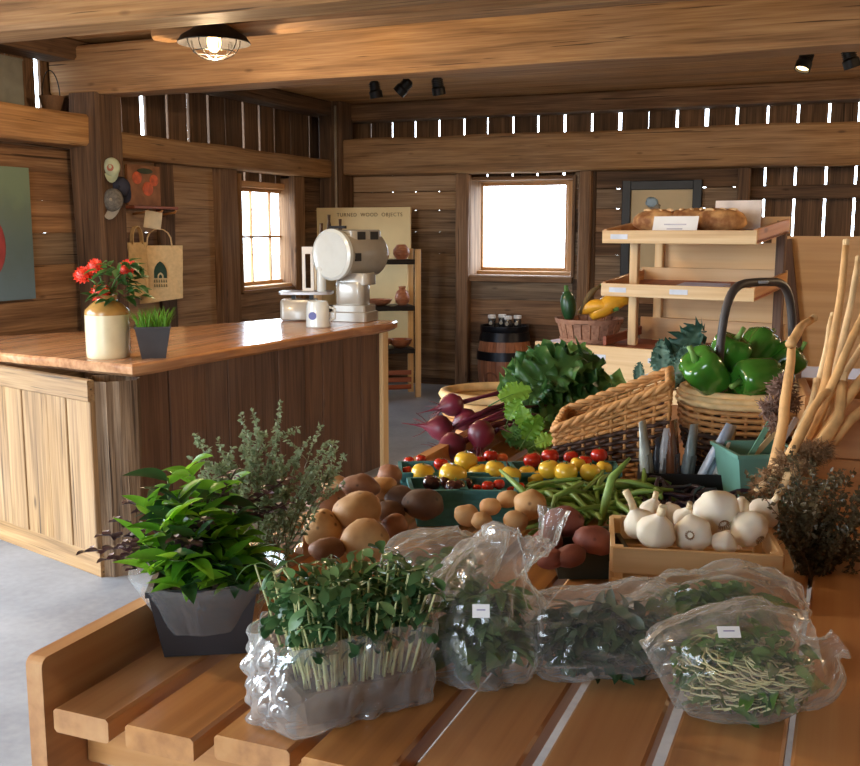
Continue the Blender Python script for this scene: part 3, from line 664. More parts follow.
# flat platform scale
pp = at(306, 320, z=ZT); u = mpp(pp)
t = thing('platform_scale', 'low grey scale with flat steel platter left of the drum scale', 'weighing scale', pp, YAW)
smooth_angle(rbox(MB(), (-6 * u, 0, 11 * u), (36 * u, 30 * u, 20 * u), Matrix.Identity(3), .3).build('body', M_ENAM, t), 40)
MB().box((-12 * u, 0, 23 * u), (4 * u, 4 * u, 8 * u)).build('platter_post', M_DARKPL, t); MB().box((6 * u, 0, 23 * u), (4 * u, 4 * u, 8 * u)).build('platter_post', M_DARKPL, t)
smooth_angle(rbox(MB(), (1 * u, 0, 27.5 * u), (52 * u, 34 * u, 3 * u), Matrix.Identity(3), .3).build('platter', plain('brushed_steel', S(190, 188, 190), .3, .6), t), 40)
pw = pp + rt * (2 * u) + Vector((0, 0, 29 * u)) + vd * (8 * u)
t = thing('ticket_frame', 'white upright open frame standing on the steel platter', 'frame', pw, YAW)
for a in (-4.2, 4.2): MB().box((a * u, 0, 19 * u), (3 * u, 4 * u, 38 * u)).build('upright', M_WHITE, t)
MB().box((0, 0, 40 * u), (11.5 * u, 4 * u, 7 * u)).build('top_bar', M_WHITE, t); MB().box((0, 0, 1.2 * u), (11 * u, 5 * u, 2.4 * u)).build('foot_bar', M_WHITE, t)
pw = pp + rt * (17 * u) - vd * (9 * u) + Vector((0, 0, 29 * u))
t = thing('squeeze_bottle', 'slim white bottle with dark tip standing on the steel platter', 'bottle', pw)
smooth_angle(MB().lathe([(4.4 * u, 0), (4.6 * u, u), (4.6 * u, 21 * u), (3.6 * u, 24 * u), (1.5 * u, 25 * u)], 20).build('body', M_ENAMW, t), 40); MB().lathe([(1.2 * u, 24 * u), (.8 * u, 29 * u)], 10).build('tip', M_BLACK, t)
pm_ = at(318, 327, z=ZT); u = mpp(pm_)
t = thing('enamel_mug', 'white enamel mug with blue mark in front of the scales', 'mug', pm_, YAW)
smooth_angle(MB().lathe([(11 * u, 0), (12 * u, u), (11.2 * u, 22 * u), (9.5 * u, 26 * u), (8.5 * u, 26 * u), (9 * u, 22 * u), (9 * u, 3 * u)], 28).build('cup', M_ENAMW, t), 40)
MB().tube([(11 * u, 0, 20 * u), (17 * u, 0, 18 * u), (17 * u, 0, 9 * u), (11 * u, 0, 6 * u)], 1.2 * u, 8).build('handle', M_ENAMW, t, True)
tag(MB().lathe([(4 * u, 0), (4 * u, .4 * u)], 16, (-4 * u, -11.3 * u, 12 * u), Matrix.Rotation(PI / 2, 3, 'X')).build('blue_mark', plain('blue_mark', S(96, 104, 170), .3), t), 'faded blue round mark')

# ------------------------------------------------------------------ things on the left wall
def wl_at(px, py, off=.03): return at(px, py, X=XL + off)
a, c = wl_at(29, 168), wl_at(29, 299)
mp_, nt, b, N, L = nodes('poster_print')
tc = N.new('ShaderNodeTexCoord'); sp = N.new('ShaderNodeSeparateXYZ'); L.new(tc.outputs['Generated'], sp.inputs[0])
nz = N.new('ShaderNodeTexNoise'); nz.inputs['Scale'].default_value = 5; nz.inputs['Detail'].default_value = 5; L.new(tc.outputs['Generated'], nz.inputs['Vector'])
ma = N.new('ShaderNodeMath'); ma.operation = 'MULTIPLY_ADD'; ma.inputs[1].default_value = .35; L.new(nz.outputs['Fac'], ma.inputs[0]); L.new(sp.outputs['Z'], ma.inputs[2])
rp = ramp(N, [(.15, S(104, 130, 148)), (.55, S(92, 114, 120)), (.85, S(100, 120, 112)), (1.1 if False else 1.0, S(112, 134, 116))]); L.new(ma.outputs[0], rp.inputs['Fac']); L.new(rp.outputs['Color'], b.inputs['Base Color'])
t = thing('wall_poster', 'teal blue painted poster with a red fruit on the left wall', 'poster', (XL + .02, 4.9, c.z))
MB().box((.0, (a.y - 4.9) - .40, (a.z - c.z) / 2), (.012, .80, a.z - c.z)).build('sheet', mp_, t)
rc = wl_at(0, 250).y - 4.9
MB().ell((.008, rc - .155, .36), (.003, .21, .24), 28, 14).build('red_fruit', plain('poster_red', S(150, 60, 62), .6), t, True)
pbx = at(4, 100, X=XL + .1)
o = MB().box((0, 0, .14), (.16, .22, .28)).box((0, 0, .285), (.17, .23, .012)).build('storage_tin', plain('grey_tin', S(96, 98, 92), .5), None, False, Matrix.Translation((XL + .1, pbx.y - .02, GIRT_TOP - .0))); tag(o, 'grey box on the beam at the upper left edge', 'box')
pbk = at(52, 108, X=XL + .1)
t = thing('wire_basket', 'small brown basket with wire handle on the left beam', 'basket', (XL + .1, pbk.y, GIRT_TOP))
MB().lathe([(.05, 0), (.085, .1), (.078, .1), (.045, .006)], 18).build('bowl', plain('brown_wicker', S(92, 66, 44), .8, bump=.6, scale=60), t)
MB().tube([(0, .082 * math.cos(v), .1 + .17 * math.sin(v)) for v in [PI * i / 14 for i in range(15)]], .004, 6).build('handle', M_BLACK, t, True)
# painting of tomatoes
a, c = wl_at(126, 164), wl_at(160, 206)
t = thing('small_painting', 'small square painting of orange tomatoes beside the hats', 'painting', (XL + .03, (a.y + c.y) / 2, c.z))
hw = (c.y - a.y) / 2; hz = a.z - c.z
MB().box((0, 0, hz / 2), (.02, hw * 2, hz)).build('canvas', plain('brown_canvas', S(150, 104, 70), .7, mott=.3, scale=9), t)
mo = plain('painted_tomato', S(214, 104, 60), .6, mott=.3, scale=20)
for y_, z_, r_ in ((.1, .42, .17), (-.22, .68, .15), (.3, .64, .14)): MB().ell((.011, y_ * hw * 2, z_ * hz), (.004, r_ * hw * 2, r_ * hz * 1.05), 20, 10).build('tomato_dab', mo, t, True)
MB().ell((.011, .05 * hw, hz * .86), (.004, hw * .5, hz * .07), 14, 8).build('leaf_dab', plain('painted_leaf', S(70, 80, 60), .7), t, True)
# hats
def cap(px, py, rpx, mat, brim, label, tilt=0.0, face=None):
    p = at(px, py, X=-4.835); u = mpp(p); r = rpx * u
    t = thing('baseball_cap', label, 'hat', p, group='caps hung on the post')
    fwd = -_f2; M = frame((0, 0, 0), rt, None, fwd) @ Matrix.Rotation(tilt, 4, 'Z')
    mb = MB(); m = 8; n = 24; vs = []
    for i in range(m + 1):
        a = PI / 2 * i / m
        for j in range(n): th = 2 * PI * j / n; vs.append((r * math.cos(a) * math.cos(th), r * 1.12 * math.cos(a) * math.sin(th), r * .75 * math.sin(a)))
    fs = [(i * n + j, i * n + (j + 1) % n, (i + 1) * n + (j + 1) % n, (i + 1) * n + j) for i in range(m) for j in range(n)] + [tuple(range(n))[::-1]]
    mb.add(vs, fs); mb.v = [tuple(M @ Vector(v)) for v in mb.v]; mb.build('crown', mat, t, True)
    mb = MB(); vs = []
    for i in range(6):
        for j in range(11):
            th = PI + PI * j / 10; k = 1 + .13 * i * math.sin((th - PI)) ; vs.append((r * math.cos(th) * .92, r * 1.1 * math.sin(th) * (1 + .14 * i), .012 + .02 * math.sin((th - PI)) * i * .4))
    for i in range(6):
        for j in range(11): x, y_, z_ = vs[i * 11 + j]; vs.append((x, y_, z_ - .006))
    fs = [(i * 11 + j, i * 11 + j + 1, i * 11 + j + 12, i * 11 + j + 11) for i in range(5) for j in range(10)]; fs += [tuple(66 + q for q in f)[::-1] for f in fs]
    mb.add(vs, fs); mb.v = [tuple(M @ Vector(v)) for v in mb.v]; mb.build('brim', brim, t, True)
    MB().ell(M @ Vector((0, 0, r * .76)), (.012, .012, .012), 8, 6).build('button', brim, t, True)
    if face:
        mb = MB().lathe([(r * .4, r * .70), (r * .4, r * .735)], 18); mb.v = [tuple(M @ Vector((v[0], v[1] - r * .12, v[2] - .0))) for v in mb.v]; mb.build('patch', face, t)
    return t
M_NAVY = plain('navy_cloth', S(34, 36, 52), .8); M_GREYC = plain('grey_mesh_cloth', S(98, 94, 88), .85, mott=.3, scale=60); M_PALEG = plain('pale_green_cloth', S(168, 176, 148), .8)
cap(112, 167, 8.5, M_PALEG, M_PALEG, 'pale green cap with round badge, top of the hanging hats', .1, plain('badge_red', S(150, 90, 70), .7))
cap(121, 187, 9.5, M_NAVY, M_NAVY, 'navy blue cap, in the middle of the hanging hats', .5)
cap(113, 200, 10.5, M_GREYC, plain('light_grey_cloth', S(150, 142, 130), .8), 'grey mesh cap with pale brim, lowest of the hanging hats', -.15, M_GREYC)
# peg shelf, price card, tote bags
a = wl_at(127, 207, .06); c = wl_at(171, 207, .06)
t = thing('peg_shelf', 'narrow wooden peg shelf on the wall above the tote bags', 'shelf', (XL + .06, (a.y + c.y) / 2, a.z))
plank('ledge', (0, a.y - c.y + (c.y - a.y) / 2, 0), (0, (c.y - a.y) / 2, 0), .14, .022, W_RED, t, (0, 0, 1))
for k in range(3):
    yy = (k - 1) * (c.y - a.y) * .32; MB().tube([(-.02, yy, -.05), (.11, yy, -.035), (.12, yy, -.02)], .009, 8).build('peg', W_TABLE, t, True)
M_CANVAS = plain('canvas_cloth', S(226, 198, 152), .85, mott=.08, scale=40, bump=.15)
def tote(px0, px1, py0, py1, X, yawo, label, logo):
    p = at((px0 + px1) / 2, py1, X=X); u = mpp(p); wd = (px1 - px0) * u; h = (py1 - py0) * u
    t = thing('tote_bag', label, 'tote bag', p, YAW + yawo, 'canvas totes on the peg shelf')
    mb = MB(); n = 10; m = 8; vs = []
    for s in (-1, 1):
        for j in range(m + 1):
            for i in range(n + 1):
                x = (i / n - .5) * wd * (1 - .06 * (1 - j / m)); z = h * j / m + (.10 * h * (.5 - i / n) if j == 0 else 0) * -1
                bul = .035 * math.sin(PI * i / n) * (1 - .7 * j / m) + .01 * math.sin(9 * i / n + j)
                vs.append((x, s * bul + .008 * math.sin(6 * j / m + 3 * i / n), z))
    q = (n + 1) * (m + 1); fs = [(j * (n + 1) + i, j * (n + 1) + i + 1, (j + 1) * (n + 1) + i + 1, (j + 1) * (n + 1) + i) for j in range(m) for i in range(n)]
    fs += [tuple(q + k for k in f)[::-1] for f in fs]
    mb.add(vs, fs).build('body', M_CANVAS, t, True)
    for s in (-1, 1):
        pts = [Vector((-.27 * wd, s * .015, h * .97))] + [Vector((-.27 * wd * math.cos(PI * k / 8), s * .012, h + .30 * h * math.sin(PI * k / 8) ** .8)) for k in range(9)] + [Vector((.27 * wd, s * .015, h * .97))]
        MB().tube(pts, .014, 6, flat=.3).build('handle', M_CANVAS, t, True)
    if logo:
        mg = plain('dark_green_print', S(36, 66, 56), .8); ml = plain('pale_print', S(206, 190, 150), .8)
        def shape(pts, y, m_, nm):
            k = len(pts); mb = MB().add([(x, y, z) for x, z in pts] + [(x, y - .002, z) for x, z in pts], [tuple(range(k)), tuple(range(k, 2 * k))[::-1]] + [(i, (i + 1) % k, k + (i + 1) % k, k + i) for i in range(k)]); mb.build(nm, m_, t)
        cx, cz, lw_, lh = .02 * wd, .42 * h, .14 * wd, .30 * h
        arch = lambda w_, h_, cx=cx, cz=cz: [(cx - w_, cz)] + [(cx - w_ * math.cos(PI / 2 * k / 8) ** .7, cz + h_ * (.35 + .65 * k / 8)) for k in range(9)] + [(cx + w_ * math.cos(PI / 2 * k / 8) ** .7, cz + h_ * (.35 + .65 * k / 8)) for k in range(7, -1, -1)] + [(cx + w_, cz)]
        shape(arch(lw_, lh), -.046, mg, 'logo_leaf'); shape(arch(lw_ * .45, lh * .34), -.049, ml, 'logo_arch'); shape(arch(lw_ * .25, lh * .22), -.052, mg, 'logo_core')
        for row in range(2):
            for k in range(6):
                x0 = cx - .15 * wd + .051 * wd * k; z0 = cz - .08 * h - row * .08 * h
                shape([(x0, z0), (x0 + .034 * wd, z0), (x0 + .026 * wd, z0 + .05 * h), (x0 + .006 * wd, z0 + .055 * h)], -.046, plain('grey_green_print', S(122, 116, 86), .85), 'logo_letter')
    return t
tote(139, 184, 246, 301, XL + .19, .12, 'cream canvas tote bag with dark green leaf logo on the peg', True)
tote(128, 150, 243, 296, XL + .11, .9, 'plain canvas tote bag tucked behind the logo tote', False)
pcd = at(153, 220, X=XL + .24); u = mpp(pcd)
o = MB().box((0, 0, 0), (17 * u, .004, 17 * u)).build('price_card', plain('card_paper', S(206, 190, 160), .7), None, False, Matrix.Translation(pcd) @ Matrix.Rotation(YAW + .1, 4, 'Z') @ Matrix.Rotation(.15, 4, 'Y')); tag(o, 'white price card hanging above the logo tote', 'card')
# ------------------------------------------------------------------ rack of turned wood and its sign
pr = at(418, 397, z=0); u = mpp(pr)
rk = thing('display_rack', 'pale wooden rack with black shelves by the back wall', 'rack', (pr.x, pr.y, 0), .62)
RKM = Matrix.Translation((pr.x, pr.y, 0)) @ Matrix.Rotation(.62, 4, 'Z')
RW, RD, RH = .95, .34, 1.42
for x_, y_ in ((0, 0), (0, RD), (-RW, 0), (-RW, RD)): plank('post', (x_, y_, 0), (x_, y_, RH), .055, .035, W_PINE, rk, (0, -1, 0))
for zz in (.45, .86, 1.30):
    plank('shelf', (-RW - .02, RD / 2, zz), (-.03, RD / 2, zz), RD + .02, .045, M_BLACK, rk, (0, 0, 1))
for k, zz in enumerate((.10, .17, .24)): plank('slat', (-RW, .03, zz), (-.06, .03, zz), .045, .02, W_RED, rk, (0, -1, 0))
M_TURN = wood('turned_wood', S(120, 62, 34), S(176, 104, 64), S(208, 148, 100), .35, 1.2, .2, .3, .03)
rg = 'turned wood on the rack'
def turned(name, x_, y_, zz, prof, label, cat, mat=None):
    o = smooth_angle(MB().lathe(prof, 24).build(name, mat or M_TURN, None, False, RKM @ Matrix.Translation((x_, y_, zz))), 40); return tag(o, label, cat, rg)
vase = lambda r, h: [(r * .5, 0), (r * .9, h * .15), (r, h * .4), (r * .75, h * .7), (r * .4, h * .85), (r * .5, h), (r * .38, h), (r * .3, h * .86)]
bowl = lambda r, h: [(r * .45, 0), (r * .8, h * .4), (r, h), (r * .93, h), (r * .7, h * .4), (r * .3, h * .15)]
pot_ = lambda r, h: [(r * .6, 0), (r, h * .35), (r, h * .65), (r * .6, h * .95), (r * .5, h), (r * .4, h), (r * .5, h * .9)]
turned('turned_vase', -.30, .12, 1.3225, vase(.05, .15), 'slim turned wood vase left of the round pot on top shelf', 'vase')
turned('turned_pot', -.13, .14, 1.3225, pot_(.08, .14), 'round turned wood pot on the rack top shelf', 'pot')
turned('turned_spindle', -.98 + .08, .1, 1.3225, vase(.032, .34), 'dark turned spindle, leftmost of three on rack top', 'spindle', W_DARK)
turned('turned_spindle', -.98 + .16, .15, 1.3225, vase(.03, .42), 'dark turned spindle, tallest of three on rack top', 'spindle', W_DARK)
turned('turned_spindle', -.98 + .26, .12, 1.3225, vase(.03, .38), 'dark turned spindle nearest the dial on rack top', 'spindle', W_DARK)
turned('turned_bowl', -.36, .14, .8825, bowl(.14, .06), 'wide shallow turned bowl on the middle rack shelf', 'bowl')
turned('turned_vase', -.12, .16, .8825, vase(.075, .18), 'flame shaped turned wood vase on middle rack shelf', 'vase')
turned('turned_bowl', -.34, .14, .4725, bowl(.11, .09), 'dark turned bowl, left one on the low rack shelf', 'bowl')
turned('turned_bowl', -.14, .16, .4725, bowl(.12, .08), 'turned bowl, right one on the low rack shelf', 'bowl')
# sign board
a, c = at(305, 208, Y=YB - .38), at(410, 208, Y=YB - .38)
wS = c.x - a.x
sg = thing('sign_board', 'tall cream sign board reading turned wood objects behind rack', 'sign', ((a.x + c.x) / 2, YB - .36, .38))
hS = a.z - .38
MB().box((0, 0, hS / 2), (wS, .02, hS)).build('board', plain('cream_board', S(216, 190, 138), .6, mott=.05, scale=3), sg)
M_INK = plain('brown_ink', S(92, 66, 34), .7)
def text(name, body, size, parent, M, mat, ext=.001, align='CENTER', sx=1.0):
    cu = bpy.data.curves.new(name, 'FONT'); cu.body = body; cu.size = size; cu.extrude = ext; cu.align_x = align; cu.space_character = sx; cu.materials.append(mat)
    o = bpy.data.objects.new(name, cu); COL.objects.link(o); o.parent = parent; o.matrix_local = M
    me = bpy.data.meshes.new_from_object(o); bpy.data.objects.remove(o); return tag(link(name, me, parent, M), kind='stuff')
Mt = lambda x, y, z: Matrix.Translation((x, y, z)) @ Matrix.Rotation(PI / 2, 4, 'X')
text('lettering', 'TURNED  WOOD  OBJECTS', .052, sg, Mt(.14, -.012, hS - .09), M_INK, sx=1.18)
# ------------------------------------------------------------------ barrel
pb = at(504, 393, z=0); u = mpp(pb); Rb = 27 * u; Hb = 62 * u
br = thing('wooden_barrel', 'small oak barrel with black hoops under the back window', 'barrel', (pb.x, pb.y, 0))
W_OAK = wood('barrel_oak', S(120, 66, 34), S(164, 98, 56), S(190, 126, 78), .4, .9, .2, .2, .05)
nst = 18
def bR(t): return Rb * (.86 + .14 * math.sin(PI * t))
mb = MB(); m = 8; vs = []
for i in range(m + 1):
    t_ = i / m; r = bR(t_)
    for aa, dr in ((-1, 0), (1, 0), (1, -.02), (-1, -.02)):
        th = aa * (PI / nst - .006); vs.append(((r + dr) * math.cos(th) , (r + dr) * math.sin(th), Hb * t_))
fs = [(i * 4 + j, i * 4 + (j + 1) % 4, (i + 1) * 4 + (j + 1) % 4, (i + 1) * 4 + j) for i in range(m) for j in range(4)] + [(3, 2, 1, 0), (m * 4, m * 4 + 1, m * 4 + 2, m * 4 + 3)]
Ry = Matrix.Rotation(PI / 2, 4, 'Y')
stv = mb.add(vs, fs).mesh('stave', W_OAK); stv.transform(Ry.inverted())
for k in range(nst): link('stave', stv, br, Matrix.Rotation(2 * PI * k / nst, 4, 'Z') @ Ry)
MB().lathe([(Rb * .84, Hb * .93), (Rb * .84, Hb * .95)], 32).build('head', W_DARK, br)
M_HOOP = plain('black_hoop', S(26, 28, 36), .35, .6)
for t0, t1 in ((.0, .12), (.56, .70), (.86, 1.0)): smooth_angle(MB().lathe([(bR(t0) + .002, Hb * t0), (bR(t0) + .008, Hb * t0), (bR(t1) + .008, Hb * t1), (bR(t1) + .002, Hb * t1)], 36, cap=(False, False)).build('hoop', M_HOOP, br), 40)
MB().tube([(-.05 + .06 * math.cos(v), -Rb - .004, Hb * .3 + .05 * math.sin(v)) for v in [2 * PI * i / 20 for i in range(17)]], .008, 6).build('painted_letter', plain('barrel_paint', S(116, 66, 40), .5), br, True)
zt = Hb * .955
M_LID = plain('bright_white_lid', S(244, 244, 244), .3)
lt = thing('barrel_tray', 'round black tray with rim on top of the barrel', 'tray', (pb.x, pb.y, Hb))
smooth_angle(MB().lathe([(Rb * .86, 0), (Rb * .9, .02), (Rb * .9, .06), (Rb * .86, .06), (Rb * .84, .02)], 32).build('dish', M_HOOP, lt), 40)
for k, (dx, dy, hj) in enumerate(((-.12, -.02, .135), (-.03, .03, .14), (.05, -.03, .13), (.13, .02, .135))):
    nm = ('leftmost', 'second from left', 'third from left', 'rightmost')[k]
    t = thing('glass_jar', 'dark glass jar with bright white lid on the barrel, ' + nm, 'jar', (pb.x + dx, pb.y + dy - .02, Hb + .022), group='jars on the barrel')
    smooth_angle(MB().lathe([(.034, 0), (.038, .01), (.038, hj - .04), (.03, hj - .02)], 16).build('glass', plain('dark_jar', S(44, 44, 46), .12, coat=1.0), t), 40)
    smooth_angle(MB().lathe([(.038, hj - .028), (.04, hj - .024), (.04, hj), (.036, hj + .004)], 16).build('lid', M_LID, t), 40)
    MB().lathe([(.018, 0), (.018, .004)], 12, (0, -.038, hj * .45), Matrix.Rotation(PI / 2, 3, 'X')).build('round_label', plain('jar_label', S(170, 164, 150), .6), t)
# ------------------------------------------------------------------ framed picture on the back wall
a, c = at(622, 181, Y=YB - .06), at(698, 290, Y=YB - .06)
fw_, fh_ = c.x - a.x, a.z - c.z
t = thing('framed_picture', 'beige picture in wide black frame on the back wall', 'picture', ((a.x + c.x) / 2, YB - .025, c.z))
e = .085
for p0, p1 in (((-fw_ / 2 + e / 2, 0, 0), (-fw_ / 2 + e / 2, 0, fh_)), ((fw_ / 2 - e / 2, 0, 0), (fw_ / 2 - e / 2, 0, fh_)), ((-fw_ / 2 + e, 0, fh_ - e / 2), (fw_ / 2 - e, 0, fh_ - e / 2)), ((-fw_ / 2 + e, 0, e / 2), (fw_ / 2 - e, 0, e / 2))):
    plank('frame_side', p0, p1, e, .05, M_BLACK, t, (0, -1, 0))
MB().box((0, .008, fh_ / 2), (fw_ - e, .01, fh_ - e)).build('print', plain('beige_print', S(186, 164, 122), .5, mott=.06, scale=4), t)
MB().ell((-.09, .0, fh_ - .2), (.06, .004, .045), 12, 6, fn=lambda p: p * (1 + .4 * noise.noise(p * 3))).build('blue_blot', plain('blue_blot', S(150, 172, 186), .6), t, True)
MB().ell((-.06, .001, fh_ - .25), (.05, .004, .04), 12, 6, fn=lambda p: p * (1 + .5 * noise.noise(p * 4))).build('grey_blot', plain('grey_blot', S(128, 118, 100), .6), t, True)

# ------------------------------------------------------------------ bread rack
RA = math.radians(-13.6)                         # turned a little to the left
d0 = 5.6
o0 = at(603, 243, d=d0); lx = Vector((math.cos(RA), math.sin(RA), 0)); lyv = Vector((-math.sin(RA), math.cos(RA), 0))
r2 = ray(757, 243); q0 = o0.to_2d()
# width so that the front right corner falls where the photo shows it
import mathutils
den = lx.x * r2.y - lx.y * r2.x; WR = (-(q0.x) * r2.y + q0.y * r2.x) / den
DR = .52
bk_ = thing('bread_rack', 'pine bread rack with three sloping trays on a chest', 'bread rack', (o0.x, o0.y, 0), RA)
def zat(py, px=680): return EYE + ray(px, py).z * d0
z1_, z2_, z3_ = zat(243), zat(296), zat(347)
M_TRAYIN = W_RED
for zz, nm in ((z1_, 'top_tray'), (z2_, 'middle_tray')):
    TL = .052                                    # how much the back of a tray stands higher than its front
    plank(nm, (WR / 2, 0, zz + .012), (WR / 2, DR, zz + .012 + TL), WR, .016, W_RED, bk_, (0, -TL, DR))
    plank('front_rail', (0, 0, zz + .034), (WR, 0, zz + .034), .07, .02, W_PINE, bk_, (0, -1, 0))
    plank('back_rail', (0, DR, zz + .045 + TL), (WR, DR, zz + .045 + TL), .09, .02, W_PLY, bk_, (0, -1, 0))
    for x_ in (.01, WR - .01): plank('side_rail', (x_, .01, zz + .038), (x_, DR, zz + .042 + TL), .075, .02, W_TABLE, bk_, (1, 0, 0))
for x_ in (.10, WR * .965):
    for y_ in ((.2, DR + .02) if x_ < .5 else (DR - .03,)): plank('post', (x_, y_, z3_ - .02), (x_, y_, z1_ + (.02 if x_ < .5 else .12)), .05, .035, W_PINE if x_ < .5 else W_SIDE, bk_, (0, -1, 0))
MB().box((WR * .52, DR + .05, (z3_ + z1_) / 2), (WR * .84, .012, z1_ - z3_)).build('back_panel', W_PLY, bk_)
cx0, cx1 = -.40, WR + .05
plank('chest_front', (cx0, -.02, z3_ - .10), (cx1, -.02, z3_ - .10), .2, .025, W_PINE, bk_, (0, -1, 0))
plank('chest_front', (cx0, -.02, z3_ - .36), (cx1, -.02, z3_ - .36), .3, .025, W_PINE, bk_, (0, -1, 0))
plank('chest_front', (cx0, -.02, z3_ - .70), (cx1, -.02, z3_ - .70), .36, .025, W_PINE, bk_, (0, -1, 0))
plank('chest_top', (cx0, .27, z3_ - .02), (cx1, .27, z3_ - .02), .54, .024, W_RED, bk_, (0, 0, 1))
for x_ in (cx0 + .02, cx1 - .02): MB().box((x_, .27, (z3_ - .03) / 2), (.025, .52, z3_ - .03)).build('chest_side', W_PINE, bk_)
plank('low_tray_back', (0.0, DR + .01, z3_ + .06), (WR, DR + .01, z3_ + .06), .13, .02, W_PLY, bk_, (0, -1, 0))
for x_ in (.0,): plank('low_tray_side', (x_, .05, z3_ + .02), (x_, DR, z3_ + .045), .05, .02, W_RED, bk_, (1, 0, 0))
M_LBL = plain('shelf_label', S(196, 200, 210), .4)
for x_, zz in ((.10, z1_ + .035), (.10, z2_ + .035), (.45, z2_ + .035), (-.0, z3_ - .06), (.35, z3_ - .06)): MB().box((x_, -.0115 if zz > z3_ else -.034, zz), (.1, .002, .026)).build('shelf_label', M_LBL, bk_)
def onrack(x, y, z): return bk_.matrix_basis @ Vector((x, y, z))
bpy.context.view_layer.update()
MR = Matrix.Translation((o0.x, o0.y, 0)) @ Matrix.Rotation(RA, 4, 'Z')
M_CRUST = plain('bread_crust', S(176, 112, 62), .7, mott=.4, scale=16, bump=.7, c2=S(222, 172, 112)); M_SLASH = plain('bread_slash', S(226, 190, 140), .8)
for k, (x_, y_, l_, lb) in enumerate(((.20, .27, .19, 'crusty loaf of bread, left one on the top tray'), (.38, .30, .20, 'crusty loaf of bread, middle one on the top tray'), (.56, .26, .19, 'round crusty loaf of bread, right one on the top tray'))):
    t = thing('bread_loaf', lb, 'bread', MR @ Vector((x_, y_, z1_ + .025 + .10 * y_)), RA + (.25, -.1, .3)[k], 'loaves on the top tray')
    MB().ell((0, 0, .066), (.14, .10, .068), 24, 14, fn=lambda p, k=k: Vector((p.x, p.y, max(p.z, -.95))) * (1 + .10 * noise.noise(p * 2.2 + Vector((k, 0, 0))) + .04 * noise.noise(p * 7))).build('crust', M_CRUST, t, True)
    for s in range(3): MB().ell(((s - 1) * .06, 0, .127), (.014, .06, .010), 10, 6, Matrix.Rotation(.5, 3, 'Z')).build('slash', M_SLASH, t, True)
def card(x, y, z, w_, h_, lb, tilt=-.3, txt=True, nm='price_card', mat=None):
    t = thing(nm, lb, 'card', MR @ Vector((x, y, z)), RA, 'cards on the bread rack')
    M = Matrix.Rotation(tilt, 3, 'X'); MB().box(M @ Vector((0, 0, h_ / 2)), (w_, .003, h_), M).build('sheet', mat or M_WHITE, t)
    if txt:
        for k in range(2): MB().box(M @ Vector((0, -.002, h_ * (.62 - .2 * k))), (w_ * (.5 - .15 * k), .001, h_ * .06), M).build('print_line', plain('grey_ink', S(190, 186, 196), .6), t)
    MB().box((0, .02, .004), (w_ * .8, .05, .004)).build('foot', mat or M_WHITE, t)
    return t
card(.38, .06, z1_ + .028, .25, .12, 'white price card standing in front of the loaves')
card(.58, .46, z1_ + .072, .26, .16, 'larger pinkish white card standing behind the loaves', -.1, False, mat=plain('pinkish_card', S(226, 214, 204), .6))
o = MB().box((0, 0, .008), (.26, .16, .015)).build('paper_pad', plain('lilac_paper', S(176, 176, 206), .6), None, False, MR @ Matrix.Translation((.48, .24, z2_ + .048)) @ Matrix.Rotation(.10, 4, 'X')); tag(o, 'lilac paper pad lying on the middle tray', 'paper')
# basket of squash on the chest
pq = MR @ Vector((-.16, .17, z3_ - .008)); u = mpp(pq)
bq = thing('bushel_basket', 'round wooden bushel basket of squash at the chest left', 'basket', pq)
R0, R1, HB = 27 * u, 33 * u, 24 * u; n = 22
W_BUSH = wood('bushel_slat', S(112, 74, 54), S(152, 106, 80), S(180, 134, 104), .7, .8, .2, .25, .1)
th = PI / n - .02
mb = MB(); vs = []
for r, z in ((R0, 0), (R1, HB)):
    for a_, dr in ((-1, 0), (1, 0), (1, -.006), (-1, -.006)): vs.append(((r + dr) * math.cos(a_ * th), (r + dr) * math.sin(a_ * th), z))
sl = mb.add(vs, [(0, 1, 5, 4), (1, 2, 6, 5), (2, 3, 7, 6), (3, 0, 4, 7), (3, 2, 1, 0), (4, 5, 6, 7)]).mesh('slat', W_BUSH)
for k in range(n): link('slat', sl, bq, Matrix.Rotation(2 * PI * k / n, 4, 'Z'))
MB().lathe([(R0 * .98, 0), (R0 * .98, .012)], 24).build('bottom', W_BUSH, bq)
for z0, z1 in ((.82, 1.02), (.08, .22)):
    rr = lambda t_: R0 + (R1 - R0) * t_
    MB().lathe([(rr(z0) + .001, HB * z0), (rr(z0) + .007, HB * z0), (rr(z1) + .007, HB * z1), (rr(z1) + .001, HB * z1)], 32, cap=(False, False)).build('band', W_BUSH, bq)
M_ZUC = plain('zucchini_skin', S(38, 72, 40), .3, mott=.3, scale=40); M_YEL = plain('yellow_squash_skin', S(226, 164, 46), .35, mott=.12, scale=20)
def squash(px, py, L_, r_, d, mat, lb, nm, cat):
    p = at(px, py, d=depth(pq)); t = thing(nm, lb, cat, p, group='squash in the bushel basket'); d = (rt * d[0] + Vector((0, 0, d[1])) + _f2 * d[2]).normalized()
    pts = [d * (L_ * (k / 8 - .5)) + Vector((0, 0, .03 * math.sin(PI * k / 8))) for k in range(9)]; rad = [r_ * q for q in (.35, .7, .92, 1, 1, .95, .8, .6, .4)]
    MB().tube(pts, rad, 14).build('fruit', mat, t, True); MB().tube([pts[-1], pts[-1] + d * r_ * .8], [r_ * .35, r_ * .28], 6).build('stem', M_STEM, t)
    return t
squash(568, 307, .18, .045, (-.1, 1, .1), M_ZUC, 'dark green zucchini standing at the left of bushel basket', 'zucchini', 'zucchini')
squash(610, 309, .24, .055, (.9, .45, -.1), M_YEL, 'large yellow squash lying at the right of bushel basket', 'yellow_squash', 'squash')
squash(596, 311, .20, .04, (.8, .1, -.3), M_YEL, 'smaller yellow squash half hidden in the bushel basket', 'yellow_squash', 'squash')
